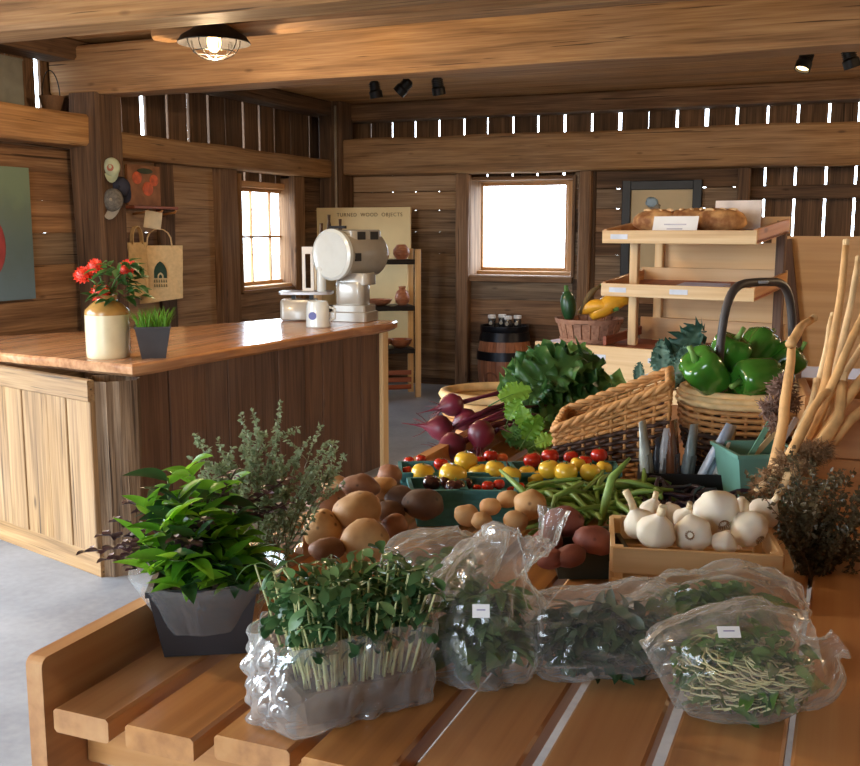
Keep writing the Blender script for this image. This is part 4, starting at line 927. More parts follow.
squash(590, 300, .20, .018, (.55, .8, 0), plain('dry_stalk', S(106, 84, 46), .8, mott=.3), 'brown knobbly stalk sticking out of the bushel basket', 'dried_stalk', 'stalk')
# panels standing behind at the right
pp0 = at(772, 236, Y=7.4); 
t = thing('plywood_panel', 'tan plywood panel standing at the right behind the bread rack', 'panel', (pp0.x + .62, 7.4, 0)); MB().box((0, 0, pp0.z / 2), (1.24, .018, pp0.z)).build('sheet', W_PLY, t)
plank('batten', (-.30, -.03, .02), (-.52, -.03, pp0.z - .02), .06, .04, W_SIDE, t, (0, -1, 0))
pl_ = at(802, 366, Y=5.6)
t = thing('printed_board', 'pale lilac printed board leaning low behind the dried stalks', 'board', (pl_.x + .45, 5.6, 0)); MB().box((0, 0, pl_.z / 2), (.9, .02, pl_.z)).build('sheet', plain('pale_lilac', S(190, 186, 196), .5, mott=.05), t)
MB().box((-.33, -.012, pl_.z - .08), (.10, .004, .05)).build('dark_label', plain('dark_label', S(60, 60, 70), .5), t)
# ------------------------------------------------------------------ the display table
TZ = 1.0
tb = thing('slatted_table', 'honey pine slatted display table with raised side board', 'table', (-.45, 2.2, 0))
O = Vector((-.45, 2.2, 0))
def tp(x, y, z): return Vector((x, y, z)) - O
Y0, Y1 = .95, 3.55
for a, c_, y0 in ((-.907, -.821, .945), (-.795, -.695, .945), (-.679, -.575, .965), (-.556, -.447, .96), (-.428, -.318, .97), (-.296, -.187, .97), (-.167, -.042, .96), (-.034, .16, .95), (.168, .38, .95)):
    plank('slat', tp((a + c_) / 2, y0, TZ - .016), tp((a + c_) / 2, Y1, TZ - .016), c_ - a, .032, W_TABLE, tb, (0, 0, 1), ch=.004)
XEND = .40
# raised side boards with a rounded front corner
e0 = at(29, 656, X=-.945); ztop = 1.062
def sideboard(xc):
    L_ = Y1 - Y0 + .005; h = ztop - .86; r = .012
    out = [(L_, 0), (L_, h)] + [(r - r * math.sin(a), h - r + r * math.cos(a)) for a in [PI / 2 * i / 5 for i in range(6)]] + [(0, 0)]
    n = len(out); T = .026
    mb = MB().add([(yy, zz, -T / 2) for yy, zz in out] + [(yy, zz, T / 2) for yy, zz in out], [tuple(range(n)), tuple(range(n, 2 * n))[::-1]] + [(i, n + i, n + (i + 1) % n, (i + 1) % n) for i in range(n)])
    M = Matrix(((0, 0, 1, 0), (1, 0, 0, 0), (0, 1, 0, 0), (0, 0, 0, 1))); M.translation = tp(xc, Y0 - .005, .86)
    return mb.build('side_board', W_TABLE, tb, False, M)
sideboard(-.935); sideboard(XEND + .01)
for yy in (Y0 + .09, 2.2, Y1 - .1): plank('cross_bar', tp(-.92, yy, TZ - .075), tp(XEND, yy, TZ - .075), .08, .045, W_TABLE, tb, (0, -1, 0))
for xx in (-.86, XEND - .06):
    for yy in (Y0 + .14, Y1 - .15): plank('leg', tp(xx, yy, 0), tp(xx, yy, TZ - .035), .075, .075, W_TABLE, tb, (0, -1, 0))

ORD = ['leftmost', 'second from the left', 'third from the left', 'fourth from the left', 'fifth from the left', 'sixth from the left', 'seventh from the left', 'eighth from the left', 'ninth from the left', 'tenth from the left', 'eleventh from the left', 'twelfth from the left', 'thirteenth from the left', 'fourteenth from the left']
def eyefn(sd_, amp=.13):
    off = Vector((sd_ * 3.7, sd_ * 1.3, sd_ * 2.1)); eyes = [Vector((random.gauss(0, 1), random.gauss(0, 1), random.gauss(0, 1))).normalized() for _ in range(7)]
    def fn(p):
        q = p * (1 + amp * noise.noise(p * 1.3 + off) + .03 * noise.noise(p * 4 + off)); d = p.normalized()
        for e in eyes:
            a = d.dot(e)
            if a > .93: q *= 1 - .07 * (a - .93) / .07
        return q
    return fn
def potatomat(nm, c, c2, dk):
    m, nt, b, N, L = nodes(nm); tc = N.new('ShaderNodeTexCoord'); oi = N.new('ShaderNodeObjectInfo')
    n = N.new('ShaderNodeTexNoise'); n.inputs['Scale'].default_value = 20; n.inputs['Detail'].default_value = 6; L.new(tc.outputs['Object'], n.inputs['Vector'])
    rp = ramp(N, [(.35, c), (.68, c2)]); L.new(n.outputs['Fac'], rp.inputs['Fac'])
    v = N.new('ShaderNodeTexVoronoi'); v.inputs['Scale'].default_value = 34; L.new(tc.outputs['Object'], v.inputs['Vector'])
    r2_ = ramp(N, [(.05, (1, 1, 1, 1)), (.16, (0, 0, 0, 1))]); L.new(v.outputs['Distance'], r2_.inputs['Fac'])
    mx = N.new('ShaderNodeMix'); mx.data_type = 'RGBA'; L.new(r2_.outputs['Color'], mx.inputs['Factor']); L.new(rp.outputs['Color'], mx.inputs['A']); mx.inputs['B'].default_value = dk
    hs = N.new('ShaderNodeHueSaturation'); mr = N.new('ShaderNodeMapRange'); mr.inputs['To Min'].default_value = .8; mr.inputs['To Max'].default_value = 1.15; L.new(oi.outputs['Random'], mr.inputs['Value']); L.new(mr.outputs[0], hs.inputs['Value']); L.new(mx.outputs['Result'], hs.inputs['Color'])
    L.new(hs.outputs['Color'], b.inputs['Base Color']); b.inputs['Roughness'].default_value = .6
    bp = N.new('ShaderNodeBump'); bp.inputs['Strength'].default_value = .3; bp.inputs['Distance'].default_value = .003; L.new(n.outputs['Fac'], bp.inputs['Height']); L.new(bp.outputs['Normal'], b.inputs['Normal']); return m
P_TAN = potatomat('tan_potato', S(170, 126, 80), S(206, 164, 112), S(110, 76, 46)); P_BRN = potatomat('brown_potato', S(124, 80, 56), S(160, 110, 76), S(80, 50, 34))
P_DRK = potatomat('dark_potato', S(84, 62, 52), S(118, 90, 74), S(50, 36, 30)); P_RED = potatomat('red_potato', S(112, 56, 46), S(150, 84, 66), S(70, 36, 30)); P_PALE = potatomat('pale_potato', S(196, 148, 96), S(222, 178, 122), S(150, 106, 66))
_cnt = [0]
def ball(px, py, rx, ry, d, mat, name, label, cat, group, fn=None, n=20, m=12, depthr=None, smooth=True):
    c = at(px, py, d=d); u = d / F; _cnt[0] += 1
    M = frame((0, 0, 0), _r2, None, (0, 0, 1)).to_3x3() @ Matrix.Rotation(random.uniform(-.3, .3), 3, 'Y')
    o = MB().ell((0, 0, 0), (rx * u, (depthr or (rx + ry) / 2) * u, ry * u), n, m, M, fn=fn).build(name, mat, None, smooth, Matrix.Translation(c))
    return tag(o, label, cat, group)
# ---- potato heap at the left
for px, py, rx, ry, d, mt, lb in (
    (366, 540, 25, 22, 1.74, P_TAN, 'large tan potato at the front of the big potato heap'),
    (358, 511, 25, 20, 1.82, P_TAN, 'large pale tan potato in the middle of the heap'),
    (322, 529, 20, 19, 1.80, P_TAN, 'round tan potato at the front left of the heap'),
    (326, 503, 21, 15, 1.90, P_BRN, 'reddish brown potato at the left of the heap'),
    (360, 487, 20, 13, 1.97, P_BRN, 'brown potato at the top of the big heap'),
    (336, 484, 16, 10, 2.03, P_TAN, 'tan potato at the back left of the heap'),
    (384, 488, 15, 11, 2.02, P_TAN, 'tan potato at the back of the heap behind the top'),
    (423, 504, 21, 16, 1.95, P_DRK, 'dark brown wrinkled potato at the right of the heap'),
    (401, 498, 16, 13, 2.0, P_DRK, 'small dark potato beside the wrinkled one'),
    (390, 475, 13, 11, 2.10, P_BRN, 'russet brown potato highest at the heap back'),
    (391, 512, 15, 12, 1.93, P_DRK, 'dark potato in the shadow at the heap centre'),
    (327, 549, 19, 12, 1.72, P_BRN, 'brown potato half hidden low at the heap front'),
    (394, 527, 15, 13, 1.86, P_BRN, 'brown potato beside the grey bag in the heap'),
    (345, 530, 16, 16, 1.90, P_BRN, 'brown potato wedged between the large tan ones')):
    ball(px, py, rx, ry, d, mt, 'potato', lb, 'potato', 'potatoes in the big heap', eyefn(_cnt[0]))
for k, (px, py, rx, ry, d) in enumerate(((467, 515, 13, 11, 1.88), (482, 521, 11, 9, 1.84), (490, 507, 11, 9, 1.93), (508, 499, 12, 9, 1.98), (515, 521, 13, 11, 1.84), (530, 505, 17, 16, 1.91))):
    ball(px, py, rx, ry, d, P_PALE, 'small_potato', 'small pale potato in the middle group, ' + ORD[k], 'potato', 'small pale potatoes', eyefn(_cnt[0]))
for px, py, rx, ry, d, lb in ((563, 522, 22, 15, 1.80, 'largest red brown potato on top of the dark punnet'), (594, 540, 21, 14, 1.74, 'red brown potato at the right of the dark punnet'), (548, 540, 15, 13, 1.76, 'red brown potato at the left by the bag knot'), (570, 556, 17, 11, 1.70, 'red brown potato low at the punnet front'), (551, 559, 14, 10, 1.70, 'small red brown potato beside the tied bag')):
    ball(px, py, rx, ry, d, P_RED, 'red_potato', lb, 'potato', 'red potatoes in the punnet', eyefn(_cnt[0]))
pn_ = at(583, 603, z=TZ)
t = thing('dark_punnet', 'dark green plastic punnet under the red brown potatoes', 'punnet', (at(584, 575, d=1.82).x, at(584, 575, d=1.82).y, TZ + .002), YAW)
open_pot(.052, .062, .052, .004).build('tub', plain('dark_green_plastic', S(48, 56, 48), .35), t)
# ---- tomatoes in pulp pints
M_PULP = plain('teal_pulp', S(72, 132, 134), .85, mott=.15, scale=50, bump=.4)
for px, py, d, rz_, lb in ((437, 497, 2.12, .1, 'front left'), (490, 499, 2.12, -.1, 'front right'), (425, 482, 2.27, .05, 'back row, leftmost'), (480, 482, 2.27, -.05, 'back row, second from the left'), (538, 480, 2.27, .1, 'back row, third from the left'), (592, 478, 2.27, -.05, 'back row, rightmost')):
    c = at(px, py, d=d)
    t = thing('pulp_pint', 'teal pulp pint of tomatoes, ' + lb, 'punnet', (c.x, c.y, TZ + .002), YAW + rz_, 'teal tomato pints')
    open_pot(.045, .055, .07, .004).build('tub', M_PULP, t)
    for q in range(3): MB().box((0, 0, .018 + q * .018), (.098 + q * .006, .098 + q * .006, .005)).build('pressed_ridge', M_PULP, t)
T_YEL = plain('yellow_tomato', S(242, 198, 66), .22, mott=.1, scale=12, coat=.3); T_RED = plain('red_tomato', S(196, 44, 26), .18, mott=.15, scale=14, coat=.4); T_ORG = plain('orange_tomato', S(214, 96, 44), .22, mott=.15, scale=14, coat=.3); T_PUR = plain('purple_tomato', S(70, 34, 34), .2, mott=.3, scale=14, coat=.4)
tomfn = lambda p: Vector((p.x, p.y, p.z - .22 * max(0, p.z) ** 6 + 0.0))
M_CAL = plain('calyx', S(86, 120, 50), .6)
def tomato(px, py, r, d, mat, label, group, ry=None):
    o = ball(px, py, r, ry or r * .92, d, mat, 'tomato', label, 'tomato', group, tomfn, 18, 12)
    rr = r * d / F; mb = MB()
    for j in range(5):
        a = 2 * PI * j / 5 + r; lf = leaf_mb(rr * .45, rr * .16, .1, .25, 3); M = Matrix.Translation((0, 0, rr * .74)) @ Matrix.Rotation(a, 4, 'Z'); mb.add([M @ Vector(v) for v in lf.v], lf.f)
    mb.tube([(0, 0, rr * .7), (rr * .05, 0, rr * .92)], rr * .06, 5); mb.build('calyx', M_CAL, o); return o
yl = [(423, 473, 12, 2.22), (453, 475, 14.5, 2.18), (466, 461, 12, 2.26), (479, 473, 11, 2.24), (495, 469, 10.5, 2.22), (511, 475, 10.5, 2.19), (527, 473, 9, 2.24), (535, 478, 9, 2.22), (549, 469, 11, 2.21), (566, 472, 12, 2.19), (578, 464, 8, 2.27), (590, 472, 10.5, 2.2), (604, 468, 8.5, 2.25)]
for k, (px, py, r, d) in enumerate(sorted(yl)): tomato(px, py, r, d, T_YEL, 'yellow tomato in the pints, ' + ORD[k], 'yellow tomatoes')
rd = [(407, 471, 6, 2.28), (409, 461, 5.5, 2.33), (421, 459, 5.5, 2.35), (441, 464, 7.5, 2.3), (491, 456, 7.5, 2.34), (502, 458, 6, 2.34), (532, 460, 9, 2.3), (550, 456, 9, 2.31), (571, 457, 7.5, 2.33), (585, 461, 7, 2.28), (599, 455, 8.5, 2.31), (480, 461, 6.5, 2.33)]
for k, (px, py, r, d) in enumerate(sorted(rd)): tomato(px, py, r, d, T_ORG if k in (6,) else T_RED, 'red tomato in the back pints, ' + ORD[k], 'red tomatoes')
for k, (px, py, r, d) in enumerate(((477, 488, 4.5, 2.13), (488, 486, 6.5, 2.12), (499, 484, 6, 2.13), (519, 487, 6, 2.13), (511, 490, 4.5, 2.14))): tomato(px, py, r, d, T_RED, 'red cherry tomato in the front pint, ' + ('leftmost', 'second', 'third', 'rightmost', 'small one between')[k], 'cherry tomatoes')
for k, (px, py, r, d) in enumerate(((432, 483, 9.5, 2.12), (455, 488, 11, 2.10), (446, 482, 7, 2.16), (466, 484, 7, 2.15))): tomato(px, py, r, d, T_PUR, 'dark purple tomato in the front pint, ' + ('leftmost', 'largest', 'second from the left', 'rightmost')[k], 'purple tomatoes')
# ---- beans
B_GRN = plain('green_bean', S(116, 148, 66), .45, mott=.2, scale=20); B_PUR = plain('purple_bean', S(52, 34, 50), .4, mott=.3, scale=20)
def bean_mesh(L_, r_, bend, mat):
    pts = []; rad = []
    for i in range(11):
        t_ = i / 10; pts.append((L_ * (t_ - .5), bend * (4 * (t_ - .5) ** 2) * L_, .006 * math.sin(5 * t_))); rad.append(r_ * (.25 + .75 * math.sin(PI * min(max(t_, .04), .96)) ** .5) * (1 + .08 * math.sin(22 * t_)))
    return MB().tube(pts, rad, 8).mesh('bean', mat, True)
gm_ = [bean_mesh(random.uniform(.10, .15), .0058, random.uniform(-.15, .2), B_GRN) for _ in range(7)]; pm2 = [bean_mesh(random.uniform(.09, .13), .005, random.uniform(-.1, .2), B_PUR) for _ in range(5)]
for k in range(110):
    px = random.uniform(535, 655); f_ = random.random(); py = 534 - f_ * 50; d = 1.96 + .28 * f_; lay = random.uniform(-.012, .03)
    c = at(px, py, d=d); c.z = max(TZ + .01, 1.025 + .03 * math.sin(PI * f_) + lay); a = random.uniform(0, 2 * PI)
    o = link('green_bean', random.choice(gm_), None, frame(c, (math.cos(a), math.sin(a), random.uniform(-.22, .22)), None, (random.uniform(-.5, .5), random.uniform(-.5, .5), 1))); tag(o, 'slender green bean lying in the loose bean pile', 'bean', 'green beans in the pile')
lb_ = [at(598, 536, d=1.94), at(606, 500, d=1.93), at(612, 478, d=1.93), at(630, 458, d=1.94)]
o = MB().tube(lb_, [.003, .0085, .0085, .003], 8).build('green_bean', B_GRN, None, True); tag(o, 'long green bean standing upright out of the pile', 'bean', 'green beans in the pile')
for s_pts, lb in (((at(500, 470, d=2.05), at(520, 488, d=1.98), at(545, 515, d=1.95), at(550, 530, d=1.94)), 'thin green bean arching over the front pints'), ((at(548, 525, d=1.93), at(556, 497, d=1.94), at(570, 490, d=1.95), at(586, 492, d=1.97)), 'green bean bent in a hook at the pile left')):
    o = MB().tube(s_pts, [.003, .0065, .0065, .003], 8).build('green_bean', B_GRN, None, True); tag(o, lb, 'bean', 'green beans in the pile')
for k in range(55):
    px = random.uniform(648, 742); f_ = random.random(); py = 512 - f_ * 26; d = 1.98 + .24 * f_; c = at(px, py, d=d); c.z = max(TZ + .01, 1.03 + random.uniform(-.02, .03)); a = random.uniform(0, 2 * PI)
    o = link('purple_bean', random.choice(pm2), None, frame(c, (math.cos(a), math.sin(a), random.uniform(-.25, .3)), None, (random.uniform(-.5, .5), random.uniform(-.5, .5), 1))); tag(o, 'dark purple bean in the pile behind the garlic', 'bean', 'purple beans in the pile')
# ---- garlic crate
FL, FR = at(613, 547, d=1.66), at(776, 549, d=1.66); fx = (FR - FL); fx.z = 0; CW = fx.length; cr_rz = math.atan2(fx.y, fx.x) - .16
ctop = FL.z
cr = thing('garlic_crate', 'small pale pine slatted crate full of garlic bulbs', 'crate', (FL.x, FL.y, TZ + .002), cr_rz)
CD = .19; hC = ctop - TZ - .002
for z0, z1 in ((.0, .40), (.52, 1.0)):
    wd = hC * (z1 - z0); zc = hC * (z0 + z1) / 2
    for yy in (0, CD): plank('slat', (0, yy, zc), (CW, yy, zc), wd, .008, W_PINE, cr, (0, -1, 0), ch=.001)
    for xx in (0, CW): plank('slat', (xx, .004, zc), (xx, CD - .004, zc), wd, .008, W_PINE, cr, (1, 0, 0), ch=.001)
for xx in (.010, CW - .010):
    for yy in (.010, CD - .010): plank('corner_block', (xx, yy, 0), (xx, yy, hC), .014, .014, W_PINE, cr, (0, -1, 0), ch=.001)
MB().box((CW / 2, CD / 2, .004), (CW - .01, CD - .01, .006)).build('bottom', W_PINE, cr)
G_GAR = plain('garlic_skin', S(232, 222, 202), .5, mott=.06, scale=20, sub=.15); G_GAR2 = plain('garlic_neck', S(222, 200, 160), .6, mott=.1); G_ROOT = plain('garlic_root', S(150, 116, 80), .9, mott=.3)
def garlic(px, py, r, d, axis, neck, label):
    c = at(px, py, d=d); rr = r * d / F; ax = (_r2 * axis[0] + Vector((0, 0, axis[1])) - _f2 * axis[2]).normalized()
    t = thing('garlic_bulb', label, 'garlic', c, group='garlic in the crate'); M = frame((0, 0, 0), ax.orthogonal(), None, ax).to_3x3()
    prof = [(rr * .25, -rr * .72), (rr * .62, -rr * .66), (rr * .95, -rr * .28), (rr, rr * .05), (rr * .86, rr * .40), (rr * .5, rr * .74), (rr * .26, rr * .95), (rr * .22, rr * 1.05)]
    smooth_angle(MB().lathe(prof, 30, (0, 0, 0), M, fn=lambda p, th: Vector((p.x, p.y, 0)) * (1 + .05 * math.cos(6 * th) * min(1, p.xy.length / rr)) + Vector((0, 0, p.z))).build('bulb', G_GAR, t), 60)
    if neck: MB().tube([ax * rr * .95, ax * rr * 1.4 + Vector((0, 0, .004)), ax * rr * neck], [rr * .24, rr * .20, rr * .22], 10).build('neck', G_GAR2, t, True)
    mb = MB()
    for q in range(14):
        a = 2 * PI * q / 14; mb.tube([M @ Vector((rr * .15 * math.cos(a), rr * .15 * math.sin(a), -rr * .70)), M @ Vector((rr * .24 * math.cos(a + .3), rr * .24 * math.sin(a + .3), -rr * .84))], rr * .03, 4)
    tag(mb.build('roots', G_ROOT, t), kind='stuff'); return t
for px, py, r, d, ax, nk, lb in (
    (656, 532, 20, 1.70, (.15, 1, .3), 1.5, 'white garlic bulb with short neck at the crate front'),
    (640, 524, 17, 1.75, (-.45, 1, 0), 2.2, 'garlic bulb with long neck at the left of the crate'),
    (716, 512, 24, 1.76, (-.2, .5, -1), 0, 'largest garlic bulb, root end showing, top of the crate'),
    (693, 534, 19, 1.71, (.5, -.2, -1), 0, 'garlic bulb lying root forward in the crate front'),
    (749, 529, 20, 1.73, (-.6, .6, -.9), 0, 'creamy garlic bulb root forward at the crate right'),
    (764, 513, 16, 1.79, (.5, .8, .3), 1.3, 'garlic bulb at the far right corner of the crate'),
    (724, 543, 13, 1.69, (.2, .9, .2), 0, 'small garlic bulb low at the crate front'),
    (652, 511, 13, 1.82, (.2, 1, 0), 1.4, 'small garlic bulb at the back left of the crate'),
    (671, 514, 12, 1.82, (-.3, 1, .2), 0, 'small garlic bulb at the crate back between larger ones'),
    (686, 519, 13, 1.78, (.1, 1, .4), 1.2, 'small garlic bulb left of the largest one'),
    (741, 510, 13, 1.83, (0, 1, .1), 0, 'small garlic bulb behind the creamy one')):
    garlic(px, py, r, d, ax, nk, lb)
# ------------------------------------------------------------------ wicker baskets
WK = plain('wicker_tan', S(196, 142, 84), .6, mott=.2, scale=30); WKD = plain('wicker_dark', S(74, 50, 38), .6, mott=.3, scale=30); WKP = plain('wicker_pale', S(224, 188, 132), .6, mott=.15, scale=30)
q0 = at(557, 482, d=2.42); q1 = at(664, 470, d=2.36)
ex = Vector((q1.x - q0.x, q1.y - q0.y, 0)); bw = ex.length; ex.normalize(); brz = math.atan2(ex.y, ex.x)
wb_ = thing('wicker_basket', 'rectangular wicker basket with sloping rim and dark band', 'basket', (q0.x, q0.y, TZ + .002), brz)
bd = .26; hl = at(552, 428, d=2.42).z - TZ; hr = at(668, 384, d=2.36).z - TZ
per = []                                              # (x, y, rim height) round the basket
NX, NY = 16, 12
hx = lambda x_: hl + (hr - hl) * x_ / bw
for i in range(NX): per.append((bw * i / NX, 0, hx(bw * i / NX)))
for i in range(NY): per.append((bw, bd * i / NY, hr))
for i in range(NX): per.append((bw - bw * i / NX, bd, hx(bw - bw * i / NX)))
for i in range(NY): per.append((0, bd - bd * i / NY, hl))
npz = len(per)
def flare(x_, y_, t_): return Vector(((x_ - bw / 2) * (1 + .06 * t_) + bw / 2, (y_ - bd / 2) * (1 + .06 * t_) + bd / 2, 0))
rows = 17
for r in range(rows):
    t_ = (r + .5) / rows; pts = []
    for i in range(npz * 2 + 1):
        a = i / 2; i0 = int(a) % npz; i1 = (i0 + 1) % npz; f_ = a - int(a); x_ = per[i0][0] * (1 - f_) + per[i1][0] * f_; y_ = per[i0][1] * (1 - f_) + per[i1][1] * f_; h_ = per[i0][2] * (1 - f_) + per[i1][2] * f_
        p = flare(x_, y_, t_); c_ = Vector((bw / 2, bd / 2, 0)); n_ = (p - c_).normalized(); p = p + n_ * (.0045 * (1 if (i // 2 + r) % 2 else -1) if i % 2 == 0 else 0); p.z = .004 + h_ * t_ * .95; pts.append(p)
    MB().tube(pts, .0052, 6).build('weave_strand', WKD if 5 <= r <= 11 else WK, wb_, True)
for i in range(0, npz, 2):
    x_, y_, h_ = per[i]; MB().tube([flare(x_, y_, 0) + Vector((0, 0, 0)), flare(x_, y_, 1) + Vector((0, 0, h_))], .0045, 6).build('stake', WK, wb_, True)
for k in range(3):
    pts = [flare(x_, y_, 1) + Vector((.006 * math.sin(i * 1.3 + k * 2.1), .006 * math.sin(i * 1.3 + k * 2.1), h_ + .006 * math.cos(i * 1.3 + k * 2.1))) for i, (x_, y_, h_) in enumerate(per)]; pts.append(pts[0])
    MB().tube(pts, .0065, 6).build('braided_rim', WK, wb_, True)
MB().box((bw / 2, bd / 2, .006), (bw, bd, .008)).build('base', WKD, wb_)
# --- pepper basket
pc_ = at(745, 415, d=2.50); pz = TZ + .002
pbk_ = thing('pepper_basket', 'round wicker basket with dark hoop handle holding green peppers', 'basket', (pc_.x, pc_.y, pz), YAW)
rimz = at(735, 400, d=2.40).z - pz; Rp = .155
for r in range(12):
    t_ = (r + .5) / 12; R_ = Rp * (.74 + .26 * math.sin(PI / 2 * t_)); pts = []
    for i in range(49):
        th = 2 * PI * i / 48; rr = R_ + .004 * (1 if (i + r) % 2 else -1); pts.append((rr * math.cos(th), rr * .92 * math.sin(th), rimz * t_ * .9))
    MB().tube(pts, .006, 6).build('weave_strand', WKD if r < 8 else WK, pbk_, True)
for k in range(24):
    th = 2 * PI * k / 24; MB().tube([(Rp * (.74 + .26 * math.sin(PI / 2 * t_)) * math.cos(th), Rp * .92 * (.74 + .26 * math.sin(PI / 2 * t_)) * math.sin(th), rimz * t_) for t_ in (0, .33, .66, 1)], .004, 6).build('stake', WK, pbk_, True)
for k, (dr, dz) in enumerate(((.004, 0), (-.002, .012), (.006, -.012))):
    MB().tube([((Rp + dr) * math.cos(2 * PI * i / 40), (Rp + dr) * .92 * math.sin(2 * PI * i / 40), rimz + dz) for i in range(41)], .0085, 6).build('rim_hoop', WKP, pbk_, True)
MB().lathe([(Rp * .74, 0), (Rp * .74, .01)], 28).build('base', WKD, pbk_)
M_HOOPH = plain('grey_bentwood', S(66, 58, 54), .5, mott=.2, scale=20)
ha = .62; hd = Vector((math.cos(ha), math.sin(ha), 0)); hc = Vector((.022, 0, 0)); htop = at(757, 281, d=2.5).z - pz
pts = []
for i in range(25):
    v = PI * i / 24; pts.append(hc - hd * (.142 * (1 if abs(math.cos(v)) > .999 else 1) * math.copysign(abs(math.cos(v)) ** .42, math.cos(v))) + Vector((0, 0, rimz * .6 + (htop - rimz * .6) * math.sin(v) ** .5)))
MB().tube(pts, .0105, 8).build('hoop_handle', M_HOOPH, pbk_, True)
MB().tube([hc + Vector((.012 * math.cos(2 * PI * i / 20 * 4), .012 * math.sin(2 * PI * i / 20 * 4), htop + .0)) + hd * (-.02 + .002 * i) for i in range(20)], .004, 5).build('handle_tie', plain('pale_tie', S(176, 186, 196), .4), pbk_, True)
M_PEP = plain('green_pepper', S(56, 112, 34), .2, mott=.4, scale=9, coat=.5); M_PST = plain('pepper_stem', S(120, 160, 80), .5)
def pepper(px, py, r, d, ax, label, k_=1.15):
    c = at(px, py, d=d); rr = r * .9 * d / F; axv = (_r2 * ax[0] + Vector((0, 0, ax[1])) - _f2 * ax[2]).normalized(); M = frame((0, 0, 0), axv.orthogonal(), None, axv).to_3x3()
    t = thing('green_pepper', label, 'pepper', c, group='peppers in the hoop basket'); ph = random.uniform(0, 2)
    prof = [(.05, -.80), (.30, -1.0), (.62, -.98), (.84, -.70), (.92, -.2), (1.0, .3), (.96, .68), (.70, .90), (.32, .86), (.08, .74)]
    smooth_angle(MB().lathe([(a * rr, z * rr * k_) for a, z in prof], 36, (0, 0, 0), M, fn=lambda p, th: Vector((p.x, p.y, 0)) * (1 - .17 * (.5 + .5 * math.cos(4 * th + ph)) ** 2.2 + .04 * noise.noise((p.x / rr, p.y / rr, px))) + Vector((0, 0, p.z))).build('fruit', M_PEP, t), 80)
    a0 = M @ Vector((0, 0, rr * k_ * .72)); a1 = M @ Vector((rr * .1, 0, rr * k_ * 1.1)); a2 = M @ Vector((rr * .25, rr * .1, rr * k_ * 1.35))
    MB().tube([a0, a1, a2], [rr * .2, rr * .11, rr * .13], 8).build('stem', M_PST, t, True)
    mb = MB()
    for dx, dy in ((.06, .3), (-.3, -.1), (.24, -.22)): mb
    return t
for px, py, r, d, ax, lb in ((706, 372, 25, 2.40, (-.5, .5, .3), 'green pepper at the left of the hoop basket'), (728, 357, 23, 2.46, (.3, .9, .2), 'green pepper standing upright at the pile top left'), (757, 350, 22, 2.52, (.5, .6, -.3), 'green pepper at the back top of the hoop basket'), (757, 378, 24, 2.38, (-.95, -.15, .3), 'green pepper lying sideways at the front right, stem left'), (784, 362, 20, 2.5, (.6, .5, .2), 'green pepper at the right by the hoop handle'), (735, 382, 20, 2.48, (.2, .5, .8), 'green pepper half hidden between the front two'), (775, 380, 18, 2.47, (.3, .8, .3), 'small green pepper low at the basket right')):
    pepper(px, py, r, d, ax, lb)
# --- tray of packets
pt0, pt1 = at(642, 490, d=2.28), at(729, 488, d=2.26); e_ = Vector((pt1.x - pt0.x, pt1.y - pt0.y, 0)); tw = e_.length; trz = math.atan2(e_.y, e_.x)
tr_ = thing('packet_tray', 'long black plastic tray holding upright seed packets', 'tray', (pt0.x, pt0.y, TZ + .002), trz); th_ = .062; td = .085
for c_, s_ in (((tw / 2, 0, th_ / 2), (tw, .004, th_)), ((tw / 2, td, th_ / 2), (tw, .004, th_)), ((0, td / 2, th_ / 2), (.004, td, th_)), ((tw, td / 2, th_ / 2), (.004, td, th_)), ((tw / 2, td / 2, .003), (tw, td, .006))): MB().box(c_, s_).build('side', M_DARKPL, tr_)
TM = Matrix.Translation((pt0.x, pt0.y, TZ + .008)) @ Matrix.Rotation(trz, 4, 'Z')
pk = [(.02, .03, .17, -.12, .035, S(196, 204, 196), 'pale grey packet, leftmost in the black tray'), (.035, .05, .13, .05, .03, S(60, 62, 70), 'dark packet beside the leftmost pale one'), (.05, .05, .15, .1, .035, S(206, 206, 206), 'white topped packet second pale one in the tray'), (.075, .04, .17, -.02, .04, S(112, 66, 40), 'brown bottle shaped packet in the tray middle'), (.105, .055, .16, .1, .03, S(150, 160, 160), 'grey packet right of the brown one'), (.125, .03, .18, .42, .036, S(176, 190, 210), 'bluish clear packet leaning to the right'), (.14, .05, .15, .35, .034, S(120, 104, 96), 'brownish packet leaning behind the bluish one'), (.16, .03, .13, .3, .03, S(214, 214, 204), 'short white packet near the tray right end'), (.175, .055, .15, .2, .03, S(190, 170, 130), 'cream packet at the right end of the tray')]
for x_, y_, h_, lean, w_, col, lb in pk:
    M = TM @ Matrix.Translation((x_ * tw / .195, y_, 0)) @ Matrix.Rotation(lean, 4, 'Y') @ Matrix.Rotation(random.uniform(.5, 1.1), 4, 'Z')
    mb = MB(); vs = []
    for k in range(6):
        z = h_ * k / 5; th__ = .007 * math.sin(PI * min(k / 5 + .12, 1)) + .001
        for sx_, sy_ in ((-1, -1), (0, -1.5), (1, -1), (1, 1), (0, 1.5), (-1, 1)): vs.append((sx_ * w_ / 2, sy_ * th__, z))
    fs = [(k * 6 + j, k * 6 + (j + 1) % 6, k * 6 + 6 + (j + 1) % 6, k * 6 + 6 + j) for k in range(5) for j in range(6)] + [(5, 4, 3, 2, 1, 0), tuple(range(30, 36))]
    t = thing('seed_packet', lb, 'packet', M.translation, group='packets in the black tray'); t.matrix_basis = M
    mb.add(vs, fs).build('sleeve', plain('packet_paper', col, .25, mott=.1, scale=60, coat=.5), t, True)
    MB().box((0, 0, h_ * .35), (w_ * .8, .021, h_ * .4)).build('printed_band', plain('packet_band', tuple(c_ * .55 for c_ in col[:3]) + (1,), .4), t)
